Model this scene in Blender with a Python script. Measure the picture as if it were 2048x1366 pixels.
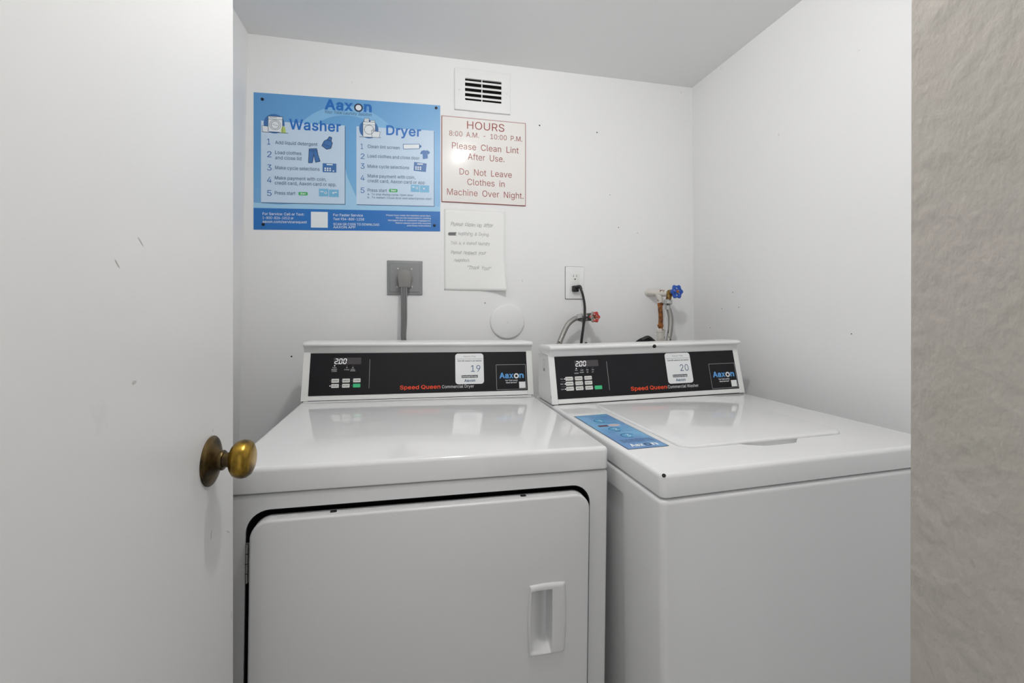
import bpy, bmesh, math, random
from mathutils import Vector, Matrix
random.seed(7)
for o in list(bpy.data.objects): bpy.data.objects.remove(o, do_unlink=True)
SC = bpy.context.scene
COL = SC.collection

# ------------------------------------------------------------------ camera, world, exposure
cam_d = bpy.data.cameras.new('camera'); cam = bpy.data.objects.new('camera', cam_d); COL.objects.link(cam)
cam.location = (0, 0, 1.1784); cam.rotation_euler = (math.radians(90), 0, -0.2195)
cam_d.sensor_width = 36; cam_d.lens = 892.16/2048*36; cam_d.shift_y = -(683-620.77)/2048
cam_d.clip_start = 0.02
SC.camera = cam
W = bpy.data.worlds.new('world'); SC.world = W; W.use_nodes = True
W.node_tree.nodes['Background'].inputs[0].default_value = (0.985, 0.99, 1.0, 1)
W.node_tree.nodes['Background'].inputs[1].default_value = 0.75
BULB_STRENGTH = 275.0
BULB_POS = (0.205, 0.58, 2.06)
SC.view_settings.view_transform = 'Standard'; SC.view_settings.look = 'None'
SC.view_settings.gamma = 1.0; SC.view_settings.use_curve_mapping = False
SC.view_settings.exposure = 0.16

# ------------------------------------------------------------------ helpers
def lin(c):
    return tuple(((v/255)/12.92 if v/255 <= .04045 else (((v/255)+.055)/1.055)**2.4) for v in c)+(1,)
def mat(name, rgb, rough=.5, metal=0, spec=.5, coat=0, coat_rough=.05, emit=0):
    m = bpy.data.materials.new(name); m.use_nodes = True
    b = m.node_tree.nodes['Principled BSDF']
    b.inputs['Base Color'].default_value = lin(rgb); b.inputs['Roughness'].default_value = rough
    b.inputs['Metallic'].default_value = metal; b.inputs['Specular IOR Level'].default_value = spec
    b.inputs['Coat Weight'].default_value = coat; b.inputs['Coat Roughness'].default_value = coat_rough
    if emit:
        b.inputs['Emission Color'].default_value = lin(rgb); b.inputs['Emission Strength'].default_value = emit
    return m
def nodes(m): return m.node_tree.nodes, m.node_tree.links, m.node_tree.nodes['Principled BSDF']
def add_bump(m, scale, strength, dist=.002, detail=4, stretch=None, rot=None, coord='Object'):
    n, l, b = nodes(m)
    tc = n.new('ShaderNodeTexCoord'); mp = n.new('ShaderNodeMapping')
    if stretch: mp.inputs['Scale'].default_value = stretch
    if rot: mp.inputs['Rotation'].default_value = rot
    nz = n.new('ShaderNodeTexNoise'); nz.inputs['Scale'].default_value = scale; nz.inputs['Detail'].default_value = detail
    bp = n.new('ShaderNodeBump'); bp.inputs['Strength'].default_value = strength; bp.inputs['Distance'].default_value = dist
    l.new(tc.outputs[coord], mp.inputs[0]); l.new(mp.outputs[0], nz.inputs[0]); l.new(nz.outputs[0], bp.inputs['Height'])
    if b.inputs['Normal'].links:
        l.new(b.inputs['Normal'].links[0].from_socket, bp.inputs['Normal'])
    l.new(bp.outputs[0], b.inputs['Normal'])
    return mp
def add_stain(m, rgb, scale, lo, hi, detail=3, stretch=None, rot=None, amount=1.0):
    """mix a second colour in where a noise exceeds a threshold"""
    n, l, b = nodes(m)
    tc = n.new('ShaderNodeTexCoord'); mp = n.new('ShaderNodeMapping')
    if stretch: mp.inputs['Scale'].default_value = stretch
    if rot: mp.inputs['Rotation'].default_value = rot
    nz = n.new('ShaderNodeTexNoise'); nz.inputs['Scale'].default_value = scale; nz.inputs['Detail'].default_value = detail
    mr = n.new('ShaderNodeMapRange'); mr.inputs[1].default_value = lo; mr.inputs[2].default_value = hi; mr.inputs[4].default_value = amount
    mx = n.new('ShaderNodeMix'); mx.data_type = 'RGBA'
    src = b.inputs['Base Color']
    if src.links: l.new(src.links[0].from_socket, mx.inputs[6])
    else: mx.inputs[6].default_value = src.default_value
    mx.inputs[7].default_value = lin(rgb)
    l.new(tc.outputs['Object'], mp.inputs[0]); l.new(mp.outputs[0], nz.inputs[0]); l.new(nz.outputs[0], mr.inputs[0])
    l.new(mr.outputs[0], mx.inputs[0]); l.new(mx.outputs[2], src)

def tag(o, label=None, cat=None, group=None, kind=None):
    if label: o['label'] = label
    if cat: o['category'] = cat
    if group: o['group'] = group
    if kind: o['kind'] = kind
    return o
def empty(name, loc, rot=(0, 0, 0), label=None, cat=None):
    o = bpy.data.objects.new(name, None); COL.objects.link(o); o.location = loc; o.rotation_euler = rot
    o.empty_display_size = .05
    return tag(o, label, cat)
def finish(name, me, m, parent=None, smooth=True, angle=32):
    if m: me.materials.clear(); me.materials.append(m)
    if smooth:
        for p in me.polygons: p.use_smooth = True
        me.set_sharp_from_angle(angle=math.radians(angle))
    o = bpy.data.objects.new(name, me); COL.objects.link(o)
    if parent: o.parent = parent
    return o
def obj(name, bm, m, parent=None, smooth=True, angle=32, recalc=True):
    if recalc: bmesh.ops.recalc_face_normals(bm, faces=bm.faces)
    me = bpy.data.meshes.new(name); bm.to_mesh(me); bm.free()
    return finish(name, me, m, parent, smooth, angle)
def BM(): return bmesh.new()
def box(bm, x0, x1, y0, y1, z0, z1):
    v = [bm.verts.new(p) for p in [(x0,y0,z0),(x1,y0,z0),(x1,y1,z0),(x0,y1,z0),(x0,y0,z1),(x1,y0,z1),(x1,y1,z1),(x0,y1,z1)]]
    for f in [(3,2,1,0),(4,5,6,7),(0,1,5,4),(1,2,6,5),(2,3,7,6),(3,0,4,7)]: bm.faces.new([v[i] for i in f])
    return bm
def rr(x0, x1, y0, y1, r, seg=6):
    """rounded rectangle outline"""
    r = max(r, 1e-5); out = []
    for cx, cy, a0 in ((x1-r, y0+r, -90), (x1-r, y1-r, 0), (x0+r, y1-r, 90), (x0+r, y0+r, 180)):
        for k in range(seg+1):
            a = math.radians(a0+90*k/seg); out.append((cx+r*math.cos(a), cy+r*math.sin(a)))
    return out
def loft(bm, rings, cap=True, close=True):
    vs = [[bm.verts.new(p) for p in ring] for ring in rings]
    n = len(vs[0])
    for a, b in zip(vs[:-1], vs[1:]):
        for i in range(n if close else n-1):
            j = (i+1) % n; bm.faces.new((a[i], a[j], b[j], b[i]))
    if cap:
        bm.faces.new(list(reversed(vs[0]))); bm.faces.new(vs[-1])
    return bm
XY = lambda a, b, h: (a, b, h)            # slab lying flat, height up
XZ = lambda a, b, h: (a, -h, b)           # slab on a wall, height towards the viewer (-y)
def slab(bm, x0, x1, y0, y1, r, h0, h1, bev=.002, bot=0, plane=XY, seg=6, bseg=4):
    """rounded-rect slab between heights h0, h1 with rounded top edge (and bottom edge)"""
    rings = []
    def ring(h, d):
        rings.append([plane(a, b, h) for a, b in rr(x0+d, x1-d, y0+d, y1-d, max(r-d, 1e-5), seg)])
    if bot:
        for k in range(bseg):
            t = math.pi/2*k/bseg; ring(h0+bot*(1-math.sin(t)), bot*(1-math.cos(t))) if False else ring(h0+bot-bot*math.cos(t), bot-bot*math.sin(t))
        ring(h0+bot, 0)
    else: ring(h0, 0)
    if bev:
        ring(h1-bev, 0)
        for k in range(1, bseg+1):
            t = math.pi/2*k/bseg; ring(h1-bev+bev*math.sin(t), bev-bev*math.cos(t))
    else: ring(h1, 0)
    return loft(bm, rings)
def basis(axis):
    a = Vector(axis).normalized(); u = a.orthogonal().normalized()
    if abs(a.z) < .95: u = a.cross(Vector((0, 0, 1))).normalized()
    return a, u, a.cross(u)
def lathe(bm, prof, origin, axis, seg=32, cap=True):
    a, u, v = basis(axis); o = Vector(origin); rings = []
    for r, h in prof:
        r = max(r, 1e-5)
        rings.append([o+a*h+(u*math.cos(2*math.pi*k/seg)+v*math.sin(2*math.pi*k/seg))*r for k in range(seg)])
    return loft(bm, rings, cap)
def crom(pts, n=8):
    P = [Vector(p) for p in pts]; P = [P[0]*2-P[1]]+P+[P[-1]*2-P[-2]]; out = []
    for i in range(1, len(P)-2):
        for k in range(n):
            t = k/n; a, b, c, d = P[i-1], P[i], P[i+1], P[i+2]
            out.append(.5*((2*b)+(c-a)*t+(2*a-5*b+4*c-d)*t*t+(3*b-a-3*c+d)*t**3))
    out.append(P[-2]); return out
def tube(bm, pts, r, seg=12, smooth=8, closed=False):
    path = crom(pts, smooth) if smooth else [Vector(p) for p in pts]
    rings = []; t0 = None; u = None
    for i, p in enumerate(path):
        if closed: t = (path[(i+1) % len(path)]-path[i-1]).normalized()
        else: t = (path[min(i+1, len(path)-1)]-path[max(i-1, 0)]).normalized()
        if u is None: _, u, _v = basis(t)
        else: u = (u-t*u.dot(t)).normalized()
        v = t.cross(u); rad = r(i/(len(path)-1)) if callable(r) else r
        rings.append([p+(u*math.cos(2*math.pi*k/seg)+v*math.sin(2*math.pi*k/seg))*rad for k in range(seg)])
    if closed:
        vs = [[bm.verts.new(q) for q in ring] for ring in rings]
        for i in range(len(vs)):
            a, b = vs[i], vs[(i+1) % len(vs)]
            for k in range(seg): bm.faces.new((a[k], a[(k+1) % seg], b[(k+1) % seg], b[k]))
        return bm
    return loft(bm, rings)
def extrude_x(bm, prof, x0, x1):
    """closed (y,z) profile swept from x0 to x1"""
    return loft(bm, [[(x0, y, z) for y, z in prof], [(x1, y, z) for y, z in prof]])
def cut(o, bm):
    """boolean difference, applied"""
    bmesh.ops.recalc_face_normals(bm, faces=bm.faces)
    me = bpy.data.meshes.new('cutter'); bm.to_mesh(me); bm.free()
    c = bpy.data.objects.new('cutter', me); COL.objects.link(c); c.parent = o.parent
    md = o.modifiers.new('cut', 'BOOLEAN'); md.operation = 'DIFFERENCE'; md.object = c; md.solver = 'EXACT'
    bpy.context.view_layer.update()
    dg = bpy.context.evaluated_depsgraph_get()
    new = bpy.data.meshes.new_from_object(o.evaluated_get(dg)); o.modifiers.clear()
    old = o.data; o.data = new; new.name = old.name; bpy.data.meshes.remove(old)
    bpy.data.objects.remove(c, do_unlink=True); bpy.data.meshes.remove(me)
    for p in new.polygons: p.use_smooth = True
    new.set_sharp_from_angle(angle=math.radians(32))

# flat printing: everything in millimetres on a frame (origin, ex, ey, en)
class Frame:
    def __init__(s, o, ex=(1, 0, 0), ey=(0, 0, 1)):
        s.o = Vector(o); s.ex = Vector(ex); s.ey = Vector(ey); s.en = s.ex.cross(s.ey).normalized()
    def p(s, x, y, h=0): return s.o+s.ex*(x/1000)+s.ey*(y/1000)+s.en*(h/1000)
def polys(name, fr, lst, h, m, parent, thick=0):
    bm = BM()
    for pts in lst:
        if thick:
            loft(bm, [[fr.p(x, y, h) for x, y in pts], [fr.p(x, y, h+thick) for x, y in pts]])
        else: bm.faces.new([bm.verts.new(fr.p(x, y, h)) for x, y in pts])
    if thick: return obj(name, bm, m, parent, smooth=False)
    return obj(name, bm, m, parent, smooth=False, recalc=False)
def rect(x0, y0, x1, y1): return [(x0, y0), (x1, y0), (x1, y1), (x0, y1)]
def rrect(x0, y0, x1, y1, r, seg=4): return rr(x0, x1, y0, y1, r, seg)
def circ(cx, cy, r, n=24, ry=None): return [(cx+r*math.cos(2*math.pi*k/n), cy+(ry or r)*math.sin(2*math.pi*k/n)) for k in range(n)]
def stroke(pts, w):
    out = []
    for (x0, y0), (x1, y1) in zip(pts[:-1], pts[1:]):
        d = math.hypot(x1-x0, y1-y0) or 1; nx, ny = -(y1-y0)/d*w/2, (x1-x0)/d*w/2
        out.append([(x0-nx, y0-ny), (x1-nx, y1-ny), (x1+nx, y1+ny), (x0+nx, y0+ny)])
    return out
def ringp(cx, cy, r0, r1, n=32, a0=0, a1=360):
    out = []
    for k in range(n):
        a, b = math.radians(a0+(a1-a0)*k/n), math.radians(a0+(a1-a0)*(k+1)/n)
        out.append([(cx+r0*math.cos(a), cy+r0*math.sin(a)), (cx+r1*math.cos(a), cy+r1*math.sin(a)), (cx+r1*math.cos(b), cy+r1*math.sin(b)), (cx+r0*math.cos(b), cy+r0*math.sin(b))])
    return out
GLYPHS = {'!':(98,'34 80 32 254 66 254 64 80|49 -2 40 -1 33 4 28 12 26 20 28 29 33 37 40 42 49 43 58 42 65 37 70 29 72 20 70 12 65 4 58 -1'),
'"':(160,'39 159 35 254 68 254 64 159|96 159 93 254 125 254 122 159'),
'&':(224,'98 -3 75 -1 55 6 39 17 27 31 20 48 17 67 19 82 24 95 32 106 42 117 55 128 70 139 108 168 123 181 127 187 130 194 131 202 129 214 123 223 113 228 101 230 92 229 84 227 77 222 73 216 69 208 68 199 69 190 78 173 92 153 102 142 219 0 182 0 86 116 72 132 51 159 44 172 39 185 38 199 40 215 45 229 55 241 67 249 82 255 100 257 118 255 133 249 145 241 154 230 160 217 162 202 161 191 158 181 146 162 128 146 77 109 64 98 55 87 50 77 48 66 50 54 55 44 62 35 72 29 83 25 96 23 111 25 126 30 139 37 151 48 160 61 168 76 173 93 174 112 204 112 202 90 198 72 192 57 185 46 166 23 153 12 136 3 117 -2'),
',':(94,'19 -60 34 36 68 36 42 -60'),
'-':(227,'168 122 168 94 57 94 57 122'),
'.':(94,'48 -2 39 -1 31 4 26 12 25 20 26 29 31 37 39 42 48 43 56 42 64 37 69 29 71 20 69 12 64 4 56 -1'),
'/':(125,'117 266 36 -38 7 -38 89 266'),
'0':(227,'113 -3 87 0 65 12 47 31 34 57 27 89 24 127 27 165 35 197 48 223 65 242 87 254 113 258 139 254 161 242 179 223 192 197 200 165 203 127 200 89 192 57 179 31 162 12 140 0|113 25 131 28 145 37 157 52 165 72 170 97 172 127 170 157 165 182 157 203 145 218 131 227 113 230 96 227 82 218 70 203 62 182 56 157 55 127 56 97 62 72 70 52 82 37 96 28'),
'1':(227,'38 0 38 27 195 27 195 0|138 254 138 0 106 0 106 224 105 224 43 179 43 213 99 254'),
'2':(227,'32 0 32 24 117 114 130 129 141 141 149 153 155 163 159 174 160 186 159 198 154 209 146 218 137 224 125 228 112 230 98 228 86 224 77 216 69 207 65 195 64 181 33 181 35 202 43 221 55 237 72 248 91 255 112 258 134 255 153 248 169 237 181 223 188 205 191 186 189 172 185 159 179 145 168 129 153 111 76 30 76 28 195 28 195 0'),
'3':(227,'109 -3 87 -1 66 5 49 15 35 29 26 46 22 66 55 66 57 54 63 44 72 35 83 30 95 26 109 25 124 26 138 30 149 37 157 46 163 58 165 72 163 86 158 98 150 109 137 117 121 122 101 124 78 124 78 150 144 224 144 226 35 226 35 254 186 254 186 230 106 139 106 144 132 144 154 138 172 127 185 111 194 93 196 72 194 51 185 33 172 18 154 6 133 -1'),
'4':(227,'20 53 20 79 123 254 155 254 54 83 54 81 207 81 207 53|141 0 141 159 171 159 171 0'),
'5':(227,'111 -3 89 -1 70 6 54 16 41 30 33 47 30 65 61 65 64 54 69 44 77 36 87 30 98 26 111 25 125 27 138 32 149 41 157 52 162 66 164 81 162 97 157 111 148 122 137 131 124 137 109 138 96 137 84 134 73 129 64 123 34 126 48 254 183 254 183 226 75 226 67 151 77 157 89 162 101 166 115 167 131 165 147 160 161 153 172 143 182 130 189 116 194 99 195 82 193 58 184 38 171 21 154 8 134 -1'),
'6':(227,'113 -3 91 -1 71 7 55 20 42 37 34 58 32 81 34 100 40 119 51 142 69 170 126 254 161 254 75 131 73 131 77 137 83 144 90 149 98 153 107 156 117 157 139 155 158 147 173 136 185 120 192 101 194 79 192 56 184 36 171 20 155 7 135 -1|113 24 127 26 139 31 149 40 157 51 162 64 164 79 162 94 157 107 149 118 139 126 127 131 113 133 99 131 87 126 77 118 69 107 64 94 62 79 64 64 69 51 77 40 87 31 99 26'),
'7':(227,'48 0 162 224 162 226 31 226 31 254 195 254 195 224 82 0'),
'8':(227,'113 -3 89 -1 68 6 50 17 37 31 29 48 26 68 28 83 33 98 40 110 51 121 63 128 76 132 76 133 59 141 46 154 38 171 35 190 38 209 45 225 57 239 73 249 92 256 113 258 134 256 153 249 169 239 181 225 188 209 191 190 188 171 180 154 167 141 150 133 150 132 164 128 176 121 186 110 194 98 199 83 200 68 198 48 189 31 176 17 158 6 137 -1|113 25 129 26 142 30 153 37 161 46 167 57 168 69 167 83 161 94 153 104 141 111 128 116 113 118 98 116 85 111 73 104 65 94 59 83 58 69 59 57 64 46 73 37 84 30 97 26|113 145 126 146 137 150 146 157 154 165 158 176 160 188 158 200 154 210 147 218 138 225 126 229 113 230 100 229 89 225 79 218 72 210 68 200 66 188 68 176 72 165 79 157 89 150 100 146'),
'9':(227,'113 258 135 255 155 247 171 234 184 217 192 197 194 173 192 155 186 135 175 112 158 84 100 0 65 0 151 124 154 124 144 111 137 105 128 101 119 98 109 97 87 100 69 107 53 119 41 134 34 154 32 176 34 198 42 218 55 235 71 247 91 255|113 230 99 228 87 223 77 215 69 204 64 191 63 176 64 161 69 148 77 137 87 129 99 123 113 122 127 123 139 129 149 137 157 147 162 160 164 175 162 190 157 204 150 215 139 223 127 228'),
':':(94,'48 -2 39 -1 31 4 26 12 25 20 26 29 31 37 39 42 48 43 56 42 64 37 69 29 71 20 69 12 64 4 56 -1|48 135 39 137 31 142 26 149 25 158 26 167 31 174 39 179 48 181 56 179 64 174 69 167 71 158 69 149 64 142 56 137'),
'?':(179,'66 76 67 100 71 115 76 126 84 135 93 142 104 149 115 157 123 167 129 178 131 192 129 203 125 213 119 220 110 226 100 230 89 231 78 230 69 226 60 221 53 213 48 202 46 189 14 189 17 209 24 226 36 240 51 250 69 256 89 258 110 256 127 249 142 239 153 226 160 209 162 191 160 172 153 156 142 142 127 130 117 124 110 118 104 111 100 103 98 93 97 76|82 -2 73 -1 66 4 61 12 59 20 61 29 66 37 73 42 82 43 91 42 98 37 103 29 105 20 103 12 98 4 91 -1'),
'A':(240,'8 0 101 254 138 254 231 0 198 0 144 151 138 167 132 186 125 210 116 239 123 239 114 209 106 185 95 151 43 0|55 71 55 99 185 99 185 71'),
'B':(228,'30 0 30 254 121 254 145 252 164 245 180 235 190 221 197 205 199 187 198 172 193 160 187 150 178 143 168 137 157 133 157 131 170 129 182 123 192 114 201 102 207 86 209 68 207 50 200 33 189 20 172 9 151 2 123 0|62 29 122 29 148 31 165 40 175 53 178 68 176 81 171 92 163 102 153 109 140 114 124 115 62 115|62 143 119 143 132 144 144 148 154 155 162 163 166 174 168 186 165 202 156 214 141 223 120 226 62 226'),
'C':(255,'134 -3 103 1 75 12 52 32 35 58 24 90 20 127 24 165 35 197 52 223 75 242 103 254 134 258 152 256 170 252 186 245 201 236 214 224 224 209 232 193 236 174 204 174 200 186 195 197 187 206 179 214 169 220 158 224 146 227 134 228 111 225 92 216 75 202 62 182 54 157 52 127 54 97 63 72 75 53 92 38 112 29 134 26 146 27 158 30 169 34 179 40 187 48 195 57 200 68 204 80 236 80 232 62 224 45 214 31 201 19 187 9 170 2 153 -2'),
'D':(251,'109 0 48 0 48 29 107 29 136 31 159 40 177 55 189 75 197 99 200 128 197 156 190 180 177 200 160 214 138 223 110 226 47 226 47 254 113 254 147 251 176 239 200 221 217 196 227 164 231 128 227 91 217 59 199 34 175 15 145 4|62 254 62 0 30 0 30 254'),
'E':(209,'30 0 30 254 186 254 186 226 62 226 62 143 178 143 178 114 62 114 62 29 188 29 188 0'),
'F':(205,'30 0 30 254 185 254 185 226 62 226 62 139 173 139 173 111 62 111 62 0'),
'G':(260,'134 -3 102 1 75 13 52 32 35 58 24 90 20 127 24 165 35 197 52 223 74 242 102 254 132 258 152 256 170 252 187 245 202 235 214 222 225 208 232 192 237 174 204 174 194 197 186 206 178 213 168 220 158 224 146 227 133 228 111 225 92 216 75 202 62 182 54 157 52 127 54 97 63 72 75 53 92 38 112 29 134 26 155 29 172 36 187 47 198 62 205 80 207 101 217 100 141 100 141 128 239 128 239 100 236 71 225 45 209 25 188 9 163 0'),
'H':(258,'30 0 30 254 62 254 62 144 196 144 196 254 228 254 228 0 196 0 196 116 62 116 62 0'),
'I':(150,'16 0 16 29 59 29 59 226 16 226 16 254 135 254 135 226 91 226 91 29 135 29 135 0'),
'K':(233,'52 73 52 108 61 119 87 152 96 162 106 172 182 254 224 254 116 138 114 138|30 0 30 254 62 254 62 0|186 0 94 130 114 155 224 0'),
'L':(196,'30 0 30 254 62 254 62 29 181 29 181 0'),
'M':(314,'30 0 30 254 76 254 139 94 156 42 158 33 161 24 154 24 176 94 238 254 284 254 284 0 252 0 252 174 253 184 253 229 256 229 253 217 241 181 237 171 228 145 171 0 143 0 85 145 72 181 69 192 65 204 60 216 56 229 59 229 60 219 60 186 61 175 61 0'),
'N':(262,'30 0 30 254 68 254 172 91 194 53 207 27 202 27 200 54 200 79 199 89 199 254 232 254 232 0 193 0 101 145 54 226 60 227 60 209 62 177 62 0'),
'O':(267,'133 -3 103 1 75 12 52 32 35 58 24 90 20 127 24 165 35 197 52 223 75 242 103 254 133 258 164 254 192 242 215 223 232 197 243 165 247 127 243 90 232 58 215 32 192 12 164 1|133 26 155 29 175 38 191 52 204 72 212 97 215 127 212 157 204 182 191 202 175 216 155 225 133 228 112 225 92 216 75 202 63 182 54 157 52 127 54 97 63 72 75 52 92 38 112 29'),
'P':(222,'30 0 30 254 118 254 144 252 166 244 183 231 195 215 202 195 204 174 202 152 195 133 183 116 166 104 144 96 118 93 55 93 55 121 116 121 134 123 149 128 159 136 167 147 171 160 172 174 171 188 167 201 159 211 148 219 134 224 116 226 62 226 62 0'),
'Q':(267,'123 80 156 80 185 42 192 32 234 -24 200 -24 173 13 166 23|133 -3 103 1 75 12 52 32 35 58 24 90 20 127 24 165 35 197 52 223 75 242 103 254 133 258 164 254 192 242 215 223 232 197 243 165 247 127 243 90 232 58 215 32 192 12 164 1|133 26 155 29 175 38 191 52 204 72 212 97 215 127 212 157 204 182 191 202 175 216 155 225 133 228 112 225 92 216 75 202 63 182 54 157 52 127 54 97 63 72 75 52 92 38 112 29'),
'R':(224,'30 0 30 254 118 254 145 252 167 244 183 232 195 217 202 198 205 176 202 154 195 136 183 120 166 109 145 101 118 99 48 99 48 128 117 128 135 129 149 133 160 141 167 150 171 162 173 176 171 190 167 202 159 212 149 220 134 224 116 226 62 226 62 0|177 0 115 115 151 115 214 0'),
'S':(223,'112 -4 86 -2 64 5 46 15 32 30 23 48 19 68 52 68 55 55 62 44 71 35 83 29 97 26 112 25 128 26 143 30 155 37 165 46 171 57 173 70 171 81 166 89 158 96 148 102 136 107 92 120 64 130 43 145 30 163 26 186 29 206 37 224 51 238 69 249 90 256 114 258 137 256 158 249 175 238 189 224 197 208 200 189 169 189 163 206 151 219 134 227 112 229 97 228 84 224 73 218 64 209 59 199 58 188 60 176 65 167 74 160 85 154 96 150 106 147 132 140 156 132 168 126 179 119 189 110 197 99 202 85 204 69 201 50 193 32 180 17 162 5 139 -2'),
'T':(224,'16 226 16 254 208 254 208 226 128 226 128 0 96 0 96 226'),
'U':(259,'129 -4 101 -1 77 8 57 22 42 40 33 62 30 87 30 254 62 254 62 89 64 72 70 57 80 44 94 34 110 28 129 26 149 28 165 34 179 44 188 57 194 72 196 89 196 254 229 254 229 87 226 62 216 40 201 22 182 8 157 -1'),
'V':(240,'102 0 8 254 42 254 96 103 101 88 108 69 124 15 117 15 133 69 140 88 145 103 197 254 231 254 139 0'),
'W':(343,'78 0 8 254 41 254 82 98 91 60 93 47 96 33 98 20 95 20 97 33 112 98 153 254 190 254 231 98 249 20 244 20 247 33 249 47 261 98 302 254 335 254 265 0 228 0 184 161 172 215 168 237 175 237 171 216 167 197 164 179 159 161 115 0'),
'X':(237,'9 0 109 142 109 118 15 254 52 254 89 200 102 181 112 164 116 156 122 146 116 146 121 156 136 181 187 254 223 254 129 119 129 143 228 0 191 0 146 65 129 90 125 98 120 106 115 116 122 116 113 98 91 65 46 0'),
'Y':(236,'102 0 102 104 8 254 46 254 104 159 111 146 118 132 125 115 112 115 119 132 126 146 140 172 191 254 228 254 134 104 134 0'),
'a':(195,'80 -4 63 -3 47 2 34 11 24 22 17 37 15 54 17 69 22 80 29 90 39 97 50 102 76 108 105 112 117 113 133 117 136 121 137 139 133 148 128 156 120 161 110 164 98 165 85 164 75 161 66 156 59 150 54 144 50 137 20 146 29 161 39 173 52 182 66 188 82 191 97 192 108 192 119 190 131 186 143 180 153 172 161 160 167 145 168 126 168 0 138 0 138 26 136 26 132 19 126 12 118 6 108 1 95 -3|85 23 101 24 114 29 124 37 132 47 136 57 138 69 138 95 123 89 77 82 67 79 58 75 52 70 47 62 46 52 47 43 51 36 57 30 65 26 74 24'),
'b':(212,'115 -4 99 -3 86 2 76 8 63 23 59 29 56 29 56 0 26 0 26 254 57 254 57 160 59 160 63 166 69 173 76 180 86 186 98 191 115 192 137 189 156 180 173 166 185 146 193 122 195 94 193 66 185 42 173 23 157 8 137 -1|110 23 126 26 140 33 150 44 158 58 163 75 164 95 163 114 158 131 150 145 140 156 126 163 110 165 94 163 81 156 70 145 62 131 58 114 56 95 58 75 63 58 70 43 81 32 94 26'),
'c':(198,'104 -4 79 -1 58 8 41 23 28 43 20 66 17 94 20 122 28 146 41 165 58 180 79 189 104 192 117 191 130 189 142 184 153 178 162 170 170 161 176 150 181 138 151 131 149 138 145 145 141 150 135 155 128 159 121 162 113 164 104 165 86 162 73 155 62 144 54 129 50 112 48 94 50 75 54 59 62 44 73 33 86 26 104 23 113 24 121 26 129 29 141 38 146 44 152 59 181 51 177 39 171 28 163 19 153 11 142 4 130 0 117 -3'),
'd':(212,'98 -4 75 -1 56 8 40 23 27 42 20 66 17 94 20 122 27 146 40 166 56 180 75 189 98 192 114 191 126 186 136 180 144 173 153 160 155 160 155 254 186 254 186 0 156 0 156 29 153 29 149 23 136 8 126 2 114 -3|102 23 118 26 132 32 142 43 150 58 154 75 156 95 154 114 150 131 142 145 132 156 118 163 102 165 86 163 72 156 62 145 54 131 50 114 48 95 50 75 54 58 62 44 73 33 86 26'),
'e':(202,'106 -4 80 -1 58 8 41 23 28 42 20 66 17 93 20 121 28 145 40 165 58 180 78 189 103 192 118 191 133 187 147 180 160 170 170 157 179 141 184 121 186 97 186 85 37 85 37 110 169 110 155 101 153 119 149 134 141 147 131 157 118 163 103 165 87 163 73 157 62 147 54 135 50 121 48 105 48 89 50 69 55 53 64 40 76 31 90 25 106 23 117 24 127 26 143 36 149 44 153 53 182 45 177 32 168 20 156 10 141 2 125 -3'),
'f':(127,'114 190 114 164 3 164 3 190|40 0 40 216 42 231 48 243 57 252 68 259 80 264 94 265 103 265 117 262 121 260 114 234 97 237 85 235 77 230 72 221 71 209 71 0'),
'g':(213,'103 -75 84 -74 67 -70 53 -63 41 -55 32 -45 25 -35 51 -20 55 -26 61 -33 68 -39 77 -44 89 -48 103 -49 124 -46 141 -38 152 -23 156 -3 156 34 153 34 149 28 143 21 136 14 126 8 114 4 97 2 76 5 56 13 40 27 28 45 20 68 17 96 20 123 27 147 40 166 56 180 76 189 98 192 114 191 127 186 137 180 144 173 150 166 154 159 157 159 157 190 186 190 186 -4 183 -27 175 -45 162 -59 145 -68 125 -73|102 30 118 32 132 38 142 47 150 61 155 77 156 96 155 115 150 132 142 146 132 156 119 163 102 165 86 163 73 156 62 145 54 131 50 115 48 96 50 78 54 61 62 48 73 38 86 32'),
'h':(205,'57 113 57 0 26 0 26 254 57 254 57 144 51 144 62 166 76 181 94 189 114 192 132 190 148 184 161 174 170 160 177 142 179 120 179 0 148 0 148 118 145 137 136 152 123 161 105 165 92 163 80 159 71 151 63 141 58 129'),
'i':(83,'26 0 26 190 57 190 57 0|42 221 34 223 27 227 22 234 21 242 22 249 27 256 34 260 42 262 50 260 57 256 62 249 63 242 62 234 57 227 50 223'),
'k':(190,'55 68 55 106 60 106 142 190 180 190 92 100 89 100|26 0 26 254 57 254 57 0|147 0 74 93 96 114 186 0'),
'l':(95,'70 -1 50 2 37 10 29 24 26 42 26 254 57 254 57 49 58 38 60 31 65 27 85 27 90 1'),
'm':(305,'26 0 26 190 56 190 56 148 54 148 59 162 66 173 75 182 86 188 98 192 110 193 129 190 144 180 154 166 160 147 156 147 161 160 169 172 178 181 190 187 204 192 218 193 234 191 249 186 261 177 270 164 276 148 278 128 278 0 248 0 248 127 245 145 236 156 224 163 209 165 197 164 187 160 179 153 173 145 169 135 168 124 168 0 137 0 137 130 134 144 126 156 115 163 100 165 89 164 79 160 70 154 63 145 58 133 57 119 57 0'),
'n':(205,'57 113 57 0 26 0 26 190 56 190 56 144 51 144 62 166 76 181 94 189 114 192 132 190 147 184 160 174 170 160 176 142 179 120 179 0 148 0 148 118 145 137 136 152 123 161 105 165 92 163 80 159 71 151 63 141 58 129'),
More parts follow.
